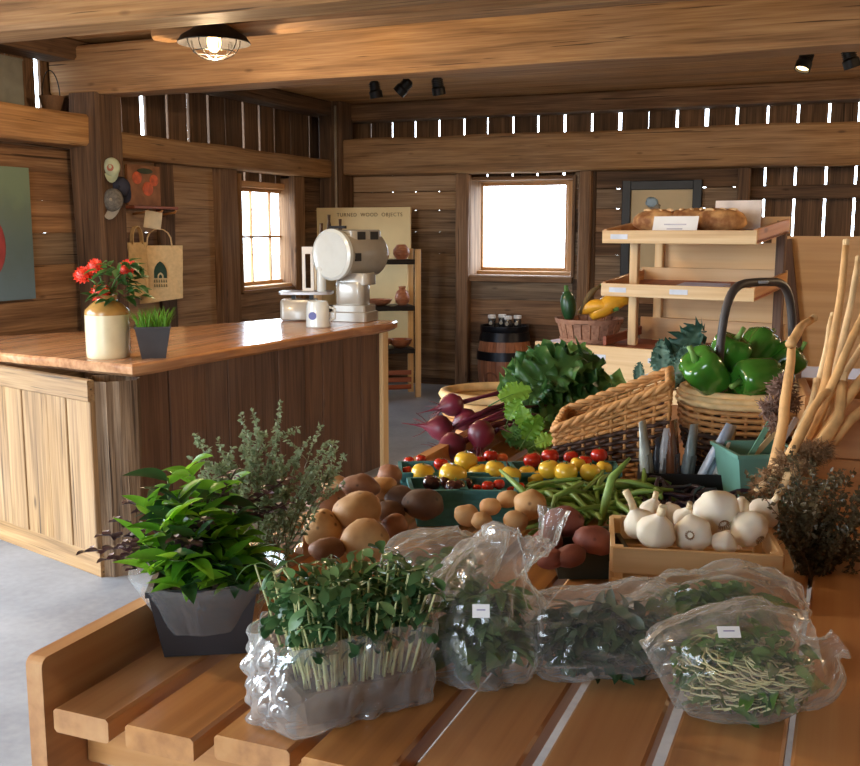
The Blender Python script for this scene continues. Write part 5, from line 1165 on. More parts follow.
# --- teal pot
pg_ = at(756, 480, d=2.20); t = thing('teal_pot', 'square teal green plastic pot beside the packet tray', 'pot', (pg_.x, pg_.y + .02, TZ + .002), YAW + .1)
M_TEAL = plain('teal_plastic', S(104, 152, 136), .4); open_pot(.052, .074, .125, .004).build('tub', M_TEAL, t)
MB().box((0, 0, .09), (.11, .11, .004)).build('soil', plain('dark_soil', S(44, 36, 30), .9), t)
for k, (a, c_, col) in enumerate((((-.03, 0, .09), (.03, .02, .2), S(110, 156, 130)), ((-.01, .03, .09), (.06, .03, .17), S(214, 186, 140)), ((.02, .0, .09), (.08, .03, .19), S(160, 146, 140)))):
    MB().box(((a[0] + c_[0]) / 2, a[1], (a[2] + c_[2]) / 2), (.012, .003, .13), Matrix.Rotation(math.atan2(c_[0] - a[0], c_[2] - a[2]), 3, 'Y')).build('plant_tag', plain('tag_plastic', col, .4), t)
# --- wooden bin at the right edge
pbn = at(806, 470, d=2.15); bn = thing('wooden_bin', 'orange tan wooden bin at the right edge behind dried herbs', 'bin', (pbn.x, pbn.y, TZ + .002), .1)
hb = at(806, 396, d=2.15).z - TZ
for k in range(2): plank('front_board', (0, 0, hb * (.25 + .5 * k)), (.42, 0, hb * (.25 + .5 * k)), hb * .49, .018, W_TABLE, bn, (0, -1, 0)); plank('back_board', (0, .3, hb * (.25 + .5 * k)), (.42, .3, hb * (.25 + .5 * k)), hb * .49, .018, W_TABLE, bn, (0, -1, 0))
for xx in (.0, .42):
    for k in range(2): plank('side_board', (xx, .01, hb * (.25 + .5 * k)), (xx, .29, hb * (.25 + .5 * k)), hb * .49, .018, W_TABLE, bn, (1, 0, 0))
plank('bottom_board', (0, .15, .008), (.42, .15, .008), .28, .012, W_TABLE, bn, (0, 0, 1))
# --- dried stalks
M_STK = plain('dried_stalk_tan', S(214, 164, 104), .6, mott=.2, scale=24); M_STK2 = plain('dried_stalk_pale', S(226, 190, 138), .6, mott=.15, scale=24)
st = [([(772, 476), (784, 420), (788, 380), (792, 345)], 7, 2.00, 'thick dried stalk standing leftmost in the bundle'), ([(790, 345), (800, 328), (811, 320)], 6, 2.0, 'knobbly dried stalk tip bent to the right'), ([(802, 455), (826, 380), (838, 310), (846, 246)], 5.5, 2.02, 'tallest dried stalk reaching highest in the bundle'), ([(806, 460), (832, 385), (852, 300), (858, 262)], 5, 2.04, 'dried stalk just right of the tallest one'), ([(796, 462), (838, 372), (870, 300)], 6, 1.98, 'dried stalk leaning right below the tallest ones'), ([(812, 452), (846, 372), (880, 316)], 5, 2.06, 'slim dried stalk leaning to the right edge'), ([(800, 470), (846, 400), (885, 352)], 7, 1.97, 'thick dried stalk slanting to the right edge'), ([(815, 455), (838, 420), (842, 382)], 8, 1.95, 'short thick pale dried stalk in the bundle middle'), ([(806, 474), (850, 420), (890, 392)], 7, 1.96, 'low dried stalk slanting to the right edge'), ([(806, 440), (826, 350), (832, 318)], 4.5, 2.08, 'thin dried stalk at the bundle back'), ([(790, 455), (808, 420), (822, 395), (836, 386)], 6, 1.93, 'curved dried stalk at the bundle front'), ([(796, 440), (812, 405), (816, 384)], 5, 2.03, 'short dried stalk behind the leftmost one')]
for pts, r, d, lb in st:
    P_ = [at(x_, y_, d=d + .03 * i) for i, (x_, y_) in enumerate(pts)]; r_ = r * d / F
    t = thing('dried_stalk', lb, 'dried stalk', P_[0], group='bundle of dried stalks'); Q = []
    for i in range(len(P_) - 1):
        for k in range(4): Q.append(P_[i].lerp(P_[i + 1], k / 4) - P_[0] + Vector((noise.noise((i + k * .3, r, d)), noise.noise((i + k * .4, d, r)), 0)) * .003)
    Q.append(P_[-1] - P_[0]); nq = len(Q)
    MB().tube(Q, [r_ * .8 * (1.1 - .35 * i / nq + .12 * noise.noise((i * .9, r * 3, 1))) for i in range(nq)], 9).build('stalk', M_STK if r > 5 else M_STK2, t, True)
    MB().tube([Q[-1], Q[-1] + (Q[-1] - Q[-2]).normalized() * r_ * 1.2], [r_ * .62, r_ * .7], 8).build('cut_end', M_STK2, t)
for px, py, d, pts, lb in ((752, 492, 1.97, [(756, 492), (776, 474), (796, 452)], 'pale root lying lowest under the stalk bundle'), (778, 500, 1.95, [(776, 498), (788, 480), (800, 460)], 'pale root hanging beside the herb tuft')):
    P_ = [at(x_, y_, d=d) for x_, y_ in pts]; o = MB().tube([p - P_[0] for p in P_], [.007, .013, .012], 10).build('pale_root', M_STK2, None, True, Matrix.Translation(P_[0])); tag(o, lb, 'root', 'roots below the dried stalks')
def tuft(name, cs, n, L_, r_, mat, label, cat, spread=1.0, grav=0.0):
    base = at(cs[0][0], cs[0][1], d=cs[0][3]); mb = MB()
    for px, py, rp_, d, cnt in cs:
        c = at(px, py, d=d) - base; R_ = rp_ * d / F
        for k in range(cnt):
            v = Vector((random.gauss(0, 1), random.gauss(0, 1), random.gauss(0, 1))).normalized(); p = c + v * R_ * random.uniform(.2, .75); dr = (v + Vector((random.gauss(0, .6), random.gauss(0, .6), random.gauss(0, .6) - grav))).normalized(); l = L_ * random.uniform(.5, 1.2)
            mb.tube([p, p + dr * l * .5 + Vector((random.gauss(0, .2), random.gauss(0, .2), 0)) * l, p + dr * l], [r_, r_ * .8, r_ * .3], 3, cap=False)
    o = mb.build(name, mat, None, False, Matrix.Translation(base)); return tag(o, label, cat, kind='stuff')
tuft('root_tangle', [(772, 480, 16, 1.97, 620), (790, 464, 19, 1.96, 760), (808, 454, 17, 1.95, 560), (760, 487, 10, 1.98, 300), (822, 450, 12, 1.95, 300)], 0, .017, .0011, plain('root_hair', S(150, 114, 78), .9, mott=.3), 'brown tangle of dried roots at the stalk bundle foot', 'roots', grav=.4)
tuft('dried_flower_heads', [(782, 388, 16, 2.1, 260), (772, 408, 15, 2.1, 240), (790, 402, 12, 2.1, 150), (776, 425, 10, 2.08, 90)], 0, .016, .002, plain('dried_mauve', S(126, 98, 84), .9, mott=.3), 'mauve brown dried flower heads between peppers and stalks', 'dried flowers')
# --- dried herb bunch at the right
def sprig(mb, mb2, p, d, L_, lf, n, mat_up=.5, wob=.15, ls=.012, stem_r=.0012):
    d = Vector(d).normalized(); pts = [p]; cur = d.copy()
    for i in range(6):
        cur = (cur + Vector((random.gauss(0, wob), random.gauss(0, wob), random.gauss(0, wob * .6)))).normalized(); pts.append(pts[-1] + cur * L_ / 6)
    mb.tube(pts, [stem_r * (1 - .1 * i) for i in range(7)], 4, cap=False)
    for k in range(n):
        t_ = random.uniform(.15, 1) ** .7 * 5.99; i = int(t_); q = pts[i].lerp(pts[i + 1], t_ - i); v = Vector((random.gauss(0, 1), random.gauss(0, 1), random.gauss(0, .7) + mat_up)).normalized(); s_ = ls * random.uniform(.6, 1.25)
        M = frame(q, v, None, (random.gauss(0, 1), random.gauss(0, 1), 1)); mb2.add([M @ Vector(a) * 1 for a in ((0, 0, 0), (s_ * .5, -s_ * .3, s_ * .06), (s_, 0, 0), (s_ * .5, s_ * .3, s_ * .06))], [(0, 1, 2), (0, 2, 3)])
    return pts[-1]
hbse = at(806, 585, d=1.80)
t = thing('dried_herb_bunch', 'dark drying herb bunch hanging over the right table corner', 'herb bunch', hbse)
m1_, m2_ = MB(), MB()
for k in range(90):
    tx, ty = random.choice(((795, 500), (812, 480), (820, 520), (840, 500), (850, 520), (800, 470), (858, 490), (835, 540), (815, 555), (846, 470), (856, 540)))
    p1 = at(tx + random.gauss(0, 12), ty + random.gauss(0, 12), d=1.85 + random.gauss(0, .05)) - hbse; p0 = Vector((random.gauss(0, .008), random.gauss(0, .008), .0)) + Vector((0, 0, .0))
    sprig(m1_, m2_, p0, p1 - p0, (p1 - p0).length, 1, 60, .1, .16, .012)
tag(m1_.build('stems', plain('dry_herb_stem', S(92, 74, 50), .8), t), kind='stuff'); tag(m2_.build('leaflets', leafmat('dry_herb_leaf', S(46, 48, 32), S(96, 84, 58), .2), t), kind='stuff')

# ------------------------------------------------------------------ beets, chard, kale
M_BEET = plain('beet_skin', S(108, 32, 50), .4, mott=.3, scale=14, bump=.15); M_BSTEM = plain('beet_stem', S(92, 24, 46), .4, mott=.2)
def beet(px, py, r, d, tail, crown, label):
    c = at(px, py, d=d); rr = r * d / F; t = thing('beetroot', label, 'beet', c, group='bunched beets at the table edge')
    tl = (_r2 * tail[0] + Vector((0, 0, tail[1])) - _f2 * tail[2]).normalized(); M = frame((0, 0, 0), tl.orthogonal(), None, tl).to_3x3()
    smooth_angle(MB().lathe([(rr * .2, -rr * .95), (rr * .55, -rr * .85), (rr * .95, -rr * .35), (rr, 0), (rr * .85, rr * .5), (rr * .45, rr * .95), (rr * .18, rr * 1.35), (rr * .06, rr * 2.0), (rr * .02, rr * 3.0)], 24, (0, 0, 0), M, fn=lambda p, th: p * (1 + .05 * noise.noise(p * 30))).build('root', M_BEET, t), 60)
    for k in range(5):
        e = at(crown[0] + random.uniform(-12, 12), crown[1] + random.uniform(-8, 8), d=d + .25) - c; a0 = M @ Vector((rr * .12 * math.cos(k), rr * .12 * math.sin(k), -rr * .9))
        MB().tube([a0, a0.lerp(e, .35) + Vector((0, 0, .02)), e], [rr * .13, rr * .12, rr * .08], 7).build('stem', M_BSTEM, t, True)
    mb = MB()
    for k in range(10):
        a = random.uniform(0, 2 * PI); p = M @ Vector((rr * .3 * math.cos(a), rr * .3 * math.sin(a), rr * 1.05)); mb.tube([p, p + M @ Vector((math.cos(a), math.sin(a), 1.2)) * rr * .4, p + M @ Vector((math.cos(a) * 1.4, math.sin(a) * 1.4, 2)) * rr * .5], [.0015, .001, .0005], 4)
    tag(mb.build('rootlets', plain('beet_hair', S(110, 70, 74), .8), t), kind='stuff')
beet(452, 405, 12, 2.80, (-1, -.2, .3), (560, 395), 'red beet highest in the bunch at the table edge')
beet(481, 434, 14, 2.62, (-.2, -.9, .5), (560, 410), 'round red beet lowest in front of its bunch')
beet(440, 428, 13, 2.72, (-1, .15, .1), (550, 400), 'dark beet with long tail pointing left')
beet(452, 446, 14, 2.62, (-.9, -.2, .5), (540, 420), 'beet with pale cut mark and stringy roots')
beet(466, 420, 12, 2.80, (-.8, -.4, 0), (560, 400), 'dark beet in the middle of the bunch')
def ruffle_mesh(L_, Wd, mat, ruf=.22, curl=.35, nu=30, nv=9, freq=9, name='leaf'):
    vs = []; s0 = random.uniform(0, 50)
    for i in range(nu + 1):
        t_ = i / nu; hw = Wd / 2 * (math.sin(PI * min(t_ * .92 + .06, 1)) ** .7); 
        for j in range(-nv, nv + 1):
            v_ = j / nv; edge = abs(v_) ** 2.0; ph = t_ * freq * 2 + s0 + (3 if j < 0 else 0)
            z = ruf * Wd * edge * (math.sin(ph * 1.7) * .6 + noise.noise((ph, v_ * 3, s0)) * .9) + abs(v_) * hw * .25 - curl * L_ * t_ * t_
            x = L_ * t_ + edge * .05 * L_ * math.sin(ph * 2.3); y = v_ * hw * (1 + .12 * math.sin(ph * 3.1) * edge); vs.append((x, y, z))
    w_ = 2 * nv + 1; fs = [(i * w_ + j, (i + 1) * w_ + j, (i + 1) * w_ + j + 1, i * w_ + j + 1) for i in range(nu) for j in range(w_ - 1)]
    return MB().add(vs, fs).mesh(name, mat, True)
L_CHARD = leafmat('chard_leaf', S(44, 84, 42), S(100, 146, 78), .35, .35); L_KALE = leafmat('kale_leaf', S(52, 86, 74), S(104, 136, 118), .2, .5); L_LITE = leafmat('young_leaf', S(96, 150, 50), S(140, 184, 74), .4, .4)
def leafy(name, label, cat, base, items, mesh_pool, rib_mat, rib=True):
    t = thing(name, label, cat, base)
    for i, (a, c_, da, dc, up) in enumerate(items):
        p = at(*a, d=da) - base; e = at(*c_, d=dc) - base; me = mesh_pool[i % len(mesh_pool)]; L_ = (e - p).length
        sc_ = L_ / .30; o = put_leaf(me, p, e - p, up, sc_, t)
        if rib:
            mb = MB().tube([(-.12, 0, -.01), (0, 0, .002), (.12, 0, .002 - .35 * .3 * .16), (.25, 0, -.35 * .3 * .69)], [.007, .006, .004, .0015], 6); r_ = mb.build('rib', rib_mat, o, True)
    return t
cm = [ruffle_mesh(.30, .19, L_CHARD, .30, .2, freq=12) for _ in range(5)]
base = at(500, 425, d=2.85)
leafy('chard_bunch', 'large bunch of dark green beet leaves beside the wicker basket', 'greens', base, [
    ((510, 415), (575, 345), 2.85, 2.9, (-.2, -1, .5)), ((515, 410), (560, 338), 2.95, 3.0, (.3, -1, .6)), ((530, 400), (600, 345), 2.9, 3.0, (0, -1, .6)), ((540, 405), (615, 372), 2.85, 2.95, (.1, -1, .8)),
    ((530, 420), (600, 405), 2.75, 2.85, (0, -.9, 1)), ((505, 430), (540, 445), 2.7, 2.62, (0, -.8, 1)), ((540, 415), (628, 388), 2.8, 2.9, (.2, -.6, 1)), ((520, 420), (545, 375), 2.8, 2.82, (-.5, -1, .3)),
    ((520, 395), (520, 362), 2.95, 3.0, (-.4, -1, .3)), ((555, 390), (590, 340), 3.0, 3.1, (.3, -1, .5)), ((540, 430), (590, 425), 2.68, 2.7, (0, -.7, 1)), ((550, 400), (640, 375), 2.95, 3.1, (.2, -.8, 1)), ((505, 400), (545, 352), 3.0, 3.05, (-.3, -1, .4)), ((515, 440), (525, 425), 2.65, 2.66, (-.2, -1, .4))], cm, M_BSTEM)
ym = [ruffle_mesh(.30, .22, L_LITE, .12, .3) for _ in range(2)]
leafy('young_leaves', 'bright green young leaves at the front of the beet bunch', 'greens', at(515, 420, d=2.66), [((508, 420), (518, 398), 2.64, 2.63, (-.2, -1, .3)), ((525, 440), (540, 415), 2.6, 2.6, (.2, -1, .3)), ((528, 430), (520, 408), 2.62, 2.6, (0, -1, .4)), ((500, 400), (530, 385), 2.75, 2.75, (0, -1, .5)), ((535, 445), (555, 435), 2.58, 2.56, (0, -1, .8))], ym, M_STEM)
o = MB().ell((0, 0, 0), (.17, .05, .03), 24, 10, Matrix.Rotation(YAW, 3, 'Z') @ Matrix.Rotation(-.12, 3, 'Y')).build('corn_husk_roll', plain('straw_rim', S(206, 160, 92), .6, mott=.2), None, True, Matrix.Translation(at(490, 408, d=2.95)))
bpy.data.objects.remove(o)
hp = at(500, 403, d=3.0); t = thing('straw_hoop_basket', 'shallow straw basket rim showing behind the beets', 'basket', (hp.x, hp.y + .05, TZ + .002), YAW)
for k in range(5): MB().tube([((.17 + .004 * k) * math.cos(2 * PI * i / 36), (.13 + .004 * k) * math.sin(2 * PI * i / 36), .012 + .026 * k) for i in range(37)], .014, 7).build('straw_coil', WKP if k > 2 else WK, t, True)
km_ = [ruffle_mesh(.30, .15, L_KALE, .5, .2, freq=20) for _ in range(3)]
leafy('kale_bunch', 'blue green curly kale standing left of the peppers', 'kale', at(668, 385, d=2.75), [((668, 385), (697, 318), 2.75, 2.78, (-.2, -1, .2)), ((662, 380), (660, 340), 2.75, 2.74, (0, -1, .3)), ((672, 385), (690, 345), 2.70, 2.68, (.2, -1, .2)), ((668, 385), (705, 345), 2.75, 2.78, (.3, -1, .3)), ((670, 388), (680, 355), 2.66, 2.64, (-.2, -1, .4)), ((640, 385), (638, 362), 2.8, 2.8, (-.2, -1, .4))], km_, M_STEM)
# clear sheet over the back of the wicker basket
def crumple(name, P_, label, cat, mat, amp=.012, n=22, fr=14):
    base = P_[0]; vs = []
    for i in range(n + 1):
        for j in range(n + 1):
            a, c_ = i / n, j / n; p = P_[0] * (1 - a) * (1 - c_) + P_[1] * a * (1 - c_) + P_[2] * a * c_ + P_[3] * (1 - a) * c_; q = p * fr
            vs.append(p - base + Vector((noise.noise(q), noise.noise(q + Vector((7, 0, 0))), noise.noise(q + Vector((0, 9, 0))))) * amp)
    fs = [(i * (n + 1) + j, (i + 1) * (n + 1) + j, (i + 1) * (n + 1) + j + 1, i * (n + 1) + j + 1) for i in range(n) for j in range(n)]
    o = MB().add(vs, fs).build(name, mat, None, True, Matrix.Translation(base)); return tag(o, label, cat)
crumple('plastic_sheet', [at(628, 388, d=2.62), at(690, 372, d=2.6), at(700, 362, d=2.75), at(640, 375, d=2.8)], 'crumpled clear plastic sheet over the back of wicker basket', 'plastic', plastic('milky_sheet', (.9, .95, 1, 1), .45, .8))
# ------------------------------------------------------------------ herb pot with clear sleeve
hp0 = at(198, 648, z=TZ); HP = Vector((hp0.x, hp0.y + .03, TZ + .002))
t = thing('herb_pot', 'dark square pot in a clear sleeve full of herbs', 'plant pot', HP, YAW + .12)
open_pot(.058, .074, .095, .004).build('pot', plain('black_nursery_pot', S(40, 36, 38), .5), t)
MB().box((0, 0, .082), (.128, .128, .004)).build('soil', plain('pot_soil', S(40, 32, 26), .9), t)
def sleeve_mesh(prof, n=60, seed=0, amp=.006, lobes=4, sq=.25):
    vs = []; k = len(prof)
    for i, (r, z) in enumerate(prof):
        for j in range(n):
            th = 2 * PI * j / n; s_ = 1 + sq * (abs(math.cos(2 * (th - PI / 4))) - .5) * .0 + sq * .5 * (1 / max(abs(math.cos(th)), abs(math.sin(th))) - 1.1)
            p = Vector((r * math.cos(th), r * math.sin(th), 0)) * s_; w_ = noise.noise((math.cos(th) * 3 + seed, math.sin(th) * 3, z * 14)) + .5 * noise.noise((math.cos(th) * 8 + seed, math.sin(th) * 8, z * 30))
            vs.append(p * (1 + amp * w_ / max(r, .01)) + Vector((0, 0, z + (.012 * noise.noise((math.cos(th) * 2, math.sin(th) * 2, seed)) if i == k - 1 else 0))))
    return MB().add(vs, [(i * n + j, i * n + (j + 1) % n, (i + 1) * n + (j + 1) % n, (i + 1) * n + j) for i in range(k - 1) for j in range(n)])
SLV = plastic('clear_sleeve', (1, 1, 1, 1), .08, .65, .5, 10)
sleeve_mesh([(.074, .035), (.08, .05), (.087, .066), (.095, .082), (.104, .098), (.112, .112)], seed=3, amp=.006).build('sleeve', SLV, t, True)
L_BAS = leafmat('basil_leaf', S(70, 128, 34), S(136, 196, 56), .5, .3); L_BASD = leafmat('basil_leaf_dark', S(28, 58, 30), S(52, 92, 44), .3, .35)
M_BST = plain('basil_stem', S(96, 118, 60), .6)
bas = [leaf_mb(.062, .027, .4, c_, 8).mesh('leaf', m_, True) for c_ in (.1, .3, .5) for m_ in (L_BAS, L_BAS, L_BASD)]
def spoon_mb(L, Wd, fold=.2, curl=.3, n=7):
    vs = []
    for i in range(n + 1):
        t = i / n; hw = Wd / 2 * ((.16 + .84 * min(1, (t / .62)) ** 1.6) if t < .62 else math.sqrt(max(0, 1 - ((t - .62) / .38) ** 2))); x = L * t; z = -curl * L * t * t
        vs += [(x, -hw, z + hw * fold), (x, 0, z), (x, hw, z + hw * fold)]
    return MB().add(vs, [f for i in range(n) for f in ((i * 3, i * 3 + 3, i * 3 + 4, i * 3 + 1), (i * 3 + 1, i * 3 + 4, i * 3 + 5, i * 3 + 2))])
def herb(name, label, stems, pool, per_stem, lmin, lmax, smat, base=HP):
    t = thing(name, label, 'herb', base); mb = MB()
    for px, py, d in stems:
        e = at(px, py, d=d) - base; p0 = Vector((random.uniform(-.04, .04), random.uniform(-.04, .04), .085)); pts = [p0, p0.lerp(e, .4) + Vector((0, 0, .02)), p0.lerp(e, .75) + Vector((0, 0, .01)), e]; mb.tube(pts, [.0028, .0025, .002, .0012], 5)
        for k in range(per_stem):
            t_ = .45 + .6 * k / per_stem; q = pts[1].lerp(pts[3], min(1, (t_ - .4) / .6)); a = k * 2.4 + random.uniform(-.4, .4)
            up_ = .1 + .9 * (k / per_stem) ** 2
            put_leaf(random.choice(pool), q, (math.cos(a), math.sin(a), up_ * random.uniform(.6, 1.8) - .05), (random.uniform(-.3, .3), random.uniform(-.5, .1), 1), random.uniform(lmin, lmax), t)
    mb.build('stems', smat, t, True); return t
herb('basil_plant', 'bright green basil with broad glossy leaves in the sleeved pot', [(168, 478, 1.50), (188, 470, 1.54), (150, 510, 1.46), (205, 500, 1.50), (172, 520, 1.42), (225, 490, 1.52), (196, 540, 1.40), (145, 545, 1.42), (170, 560, 1.38), (215, 540, 1.42), (235, 520, 1.48), (225, 565, 1.42), (150, 575, 1.40), (185, 590, 1.38), (245, 560, 1.45), (250, 590, 1.42), (178, 500, 1.46), (200, 515, 1.44), (160, 530, 1.42), (240, 540, 1.5)], bas, 14, .6, 1.0, M_BST)
# purple flowering basil
L_PUR = leafmat('purple_leaf', S(44, 26, 36), S(86, 54, 66), .2, .4); L_PKW = plain('pale_floret', S(206, 190, 196), .6)
pur = [leaf_mb(.02, .013, .3, .3, 4).mesh('leaf', L_PUR, True)]; flo = leaf_mb(.009, .008, .3, .3, 3).mesh('floret', L_PKW, True)
t = thing('purple_basil', 'purple flowering basil spikes leaning left over the pot', 'herb', HP); mb = MB()
for px, py, d in ((84, 552, 1.46), (100, 535, 1.48), (112, 520, 1.50), (128, 500, 1.52), (120, 545, 1.42), (105, 560, 1.42), (190, 545, 1.36), (205, 520, 1.4), (236, 425 + 45, 1.5), (285, 505, 1.5), (130, 570, 1.40), (285, 480, 1.55), (175, 540, 1.37)):
    e = at(px, py, d=d) - HP; p0 = Vector((-.02, 0, .09)); pts = [p0, p0.lerp(e, .5) + Vector((0, 0, .03)), e]; mb.tube(pts, [.0022, .002, .001], 5)
    for k in range(17):
        q = pts[1].lerp(pts[2], k / 16); a = k * 2.4
        put_leaf(pur[0], q, (math.cos(a), math.sin(a), .3), (0, 0, 1), random.uniform(.7, 1.5) * (1.1 - .4 * k / 16), t)
        if k % 6 == 2: put_leaf(flo, q + Vector((math.cos(a), math.sin(a), .2)) * .008, (math.cos(a), math.sin(a), .4), (0, -.4, 1), 1.0, t, 'floret')
mb.build('stems', plain('purple_stem', S(80, 56, 54), .6), t, True)
# tall thyme behind
L_THY = leafmat('thyme_leaf', S(88, 106, 74), S(160, 174, 136), .3, .6); tb_ = at(262, 590, d=1.62); tb_.z = TZ + .002
t = thing('thyme_plant', 'tall grey green flowering thyme sprays behind the basil', 'herb', tb_); m1_, m2_ = MB(), MB(); TIPS = []
for px, py, d, nn in [(248, 398, 1.62, 120), (256, 402, 1.62, 100), (243, 430, 1.6, 110), (262, 425, 1.62, 100), (200, 430, 1.62, 90), (212, 440, 1.6, 90), (225, 445, 1.6, 100), (240, 450, 1.58, 120), (255, 450, 1.6, 120), (270, 440, 1.62, 110), (295, 428, 1.62, 110), (300, 440, 1.63, 100), (318, 432, 1.64, 100), (335, 462, 1.66, 90), (340, 470, 1.66, 90), (320, 466, 1.66, 110), (305, 470, 1.62, 110), (285, 460, 1.6, 120), (268, 470, 1.58, 120), (230, 470, 1.56, 110), (215, 465, 1.58, 110), (310, 490, 1.62, 90), (290, 490, 1.58, 110), (250, 490, 1.55, 120), (275, 500, 1.55, 120)]:
    e = at(px, py, d=d) - tb_; p0 = Vector((random.gauss(0, .02), random.gauss(0, .02), .02)); sprig(m1_, m2_, p0, e - p0, (e - p0).length, 1, int(nn * 1.5), .3, .09, .0085, .0017); TIPS.append(e)
    for q_ in range(3):
        pq_ = p0.lerp(e, random.uniform(.5, .85)); dq_ = (e - p0).normalized() + Vector((random.gauss(0, .5), random.gauss(0, .5), random.gauss(0, .25))); sprig(m1_, m2_, pq_, dq_, random.uniform(.04, .08), 1, 40, .3, .12, .0085, .0011)
tag(m1_.build('stems', plain('thyme_stem', S(124, 116, 84), .7), t), kind='stuff'); tag(m2_.build('leaflets', L_THY, t), kind='stuff')
m2_ = MB()
for k in range(0):
    e = TIPS[k % len(TIPS)]; s_ = .004; m2_.add([e + Vector(v) * s_ for v in ((-1, 0, 0), (0, -1, .3), (1, 0, 0), (0, 1, -.3))], [(0, 1, 2, 3)])
# ------------------------------------------------------------------ sunflower shoots in a bag
k0, k1, k2 = at(300, 735, z=TZ), at(430, 690, z=TZ), at(254, 688, z=TZ)
ev = Vector((k1.x - k0.x, k1.y - k0.y, 0)); srz = math.atan2(ev.y, ev.x) - .18; SLn, SDp = .185, .125
SM = Matrix.Translation((k0.x, k0.y, TZ + .004)) @ Matrix.Rotation(srz, 4, 'Z')
sc_ = SM @ Vector((SLn / 2, SDp / 2, 0))
t = thing('shoots_tray', 'shallow brown tray of soil inside the shoots bag', 'tray', sc_, srz)
open_pot(SLn / 2 - .014, SLn / 2 - .008, .034, .004, SDp / SLn).build('tub', plain('brown_tray', S(84, 68, 54), .6), t); MB().box((0, 0, .026), (SLn - .04, SDp - .03, .012)).build('soil', plain('tray_soil', S(46, 36, 30), .9), t)
L_SUN = leafmat('shoot_leaf', S(58, 96, 58), S(124, 164, 106), .3, .28); sl_ = [spoon_mb(.023, .0125, .22, c_).mesh('leaf', L_SUN, True) for c_ in (.1, .5, .9)]
M_SST = plain('shoot_stem', S(196, 196, 140), .4, sub=.1)
t = thing('sunflower_shoots', 'dense green sunflower shoots standing up out of the bag', 'shoots', sc_, srz); mb = MB()
for k in range(150):
    x_, y_ = random.uniform(-1, 1), random.uniform(-1, 1); h_ = .16 - .075 * random.random() ** 1.6; b_ = Vector((x_ * (SLn / 2 - .02), y_ * (SDp / 2 - .016), .034)); e = Vector((x_ * (SLn / 2 + .004), y_ * (SDp / 2 + .006), h_ + .012)) + Vector((random.gauss(0, .006), random.gauss(0, .006), 0))
    if k == 0: e = Vector((-SLn / 2 + .005, .0, .185))
    mb.tube([b_, b_.lerp(e, .6) + Vector((0, 0, .004)), e], [.0017, .0017, .0013], 5, cap=False); a = random.uniform(0, PI)
    for s_ in (0, PI): put_leaf(random.choice(sl_), e, (math.cos(a + s_), math.sin(a + s_), random.uniform(-.6, .7)), (random.uniform(-.5, .5), random.uniform(-.5, .5), 1), random.uniform(.8, 1.25), t)
tag(mb.build('stems', M_SST, t, True), kind='stuff')
mb = MB()
for k in range(900):
    x_, y_ = random.uniform(-1, 1), random.uniform(-1, 1); e = Vector((x_ * (SLn / 2 + .006), y_ * (SDp / 2 + .008), random.uniform(.088, .16))); a = random.uniform(0, 2 * PI); lf = spoon_mb(.02 * random.uniform(.7, 1.15), .011, .2, random.uniform(.1, .8)); M = frame(e, (math.cos(a), math.sin(a), random.uniform(-.7, .8)), None, (random.uniform(-.6, .6), random.uniform(-.6, .6), 1)); mb.add([M @ Vector(v) for v in lf.v], lf.f)
tag(mb.build('leaflets', L_SUN, t, True), kind='stuff')
# bag round the tray: open at the top, with the loose corner lying out to the left
SHB = plastic('shoots_polythene', (1, 1, 1, 1), .26, .8, .6, 12)
def bag_around(M, L_, D_, H_, seed, loose):
    n = 96; rows = 20; vs = []
    for i in range(rows + 1):
        z = H_ * i / rows
        for j in range(n):
            th = 2 * PI * j / n; c_, s_ = math.cos(th), math.sin(th); k_ = max(abs(c_), abs(s_)); rr = (1 / k_) ** .78
            p = Vector((L_ / 2 * c_ * rr, D_ / 2 * s_ * rr, z)); out = Vector((c_, s_, 0))
            q = Vector((c_ * 2.2, s_ * 2.2, z * 16 + seed)); w_ = abs(noise.noise(q * 1.1)) * 1.8 + abs(noise.noise(q * 2.6)) * .8 - .55
            lo = max(0, out.dot(loose)) ** 3; f_ = 1 - .6 * abs(z / H_ - .35)
            vs.append(p + out * (.010 * w_ + lo * .036 * f_ * (1 + .9 * abs(noise.noise(q * 2)))) + Vector((0, 0, .006 * noise.noise(q * 2.5) if i == rows else 0)))
    fs = [(i * n + j, i * n + (j + 1) % n, (i + 1) * n + (j + 1) % n, (i + 1) * n + j) for i in range(rows) for j in range(n)] + [tuple(range(n))[::-1]]
    return MB().add(vs, fs)
o = bag_around(SM, SLn + .012, SDp + .012, .108, 4.0, Vector((-.95, -.2, 0)).normalized()).build('produce_bag', SHB, None, True, Matrix.Translation(sc_) @ Matrix.Rotation(srz, 4, 'Z'))
tag(o, 'crinkled clear bag wrapped round the sunflower shoots tray', 'plastic bag', 'clear produce bags')
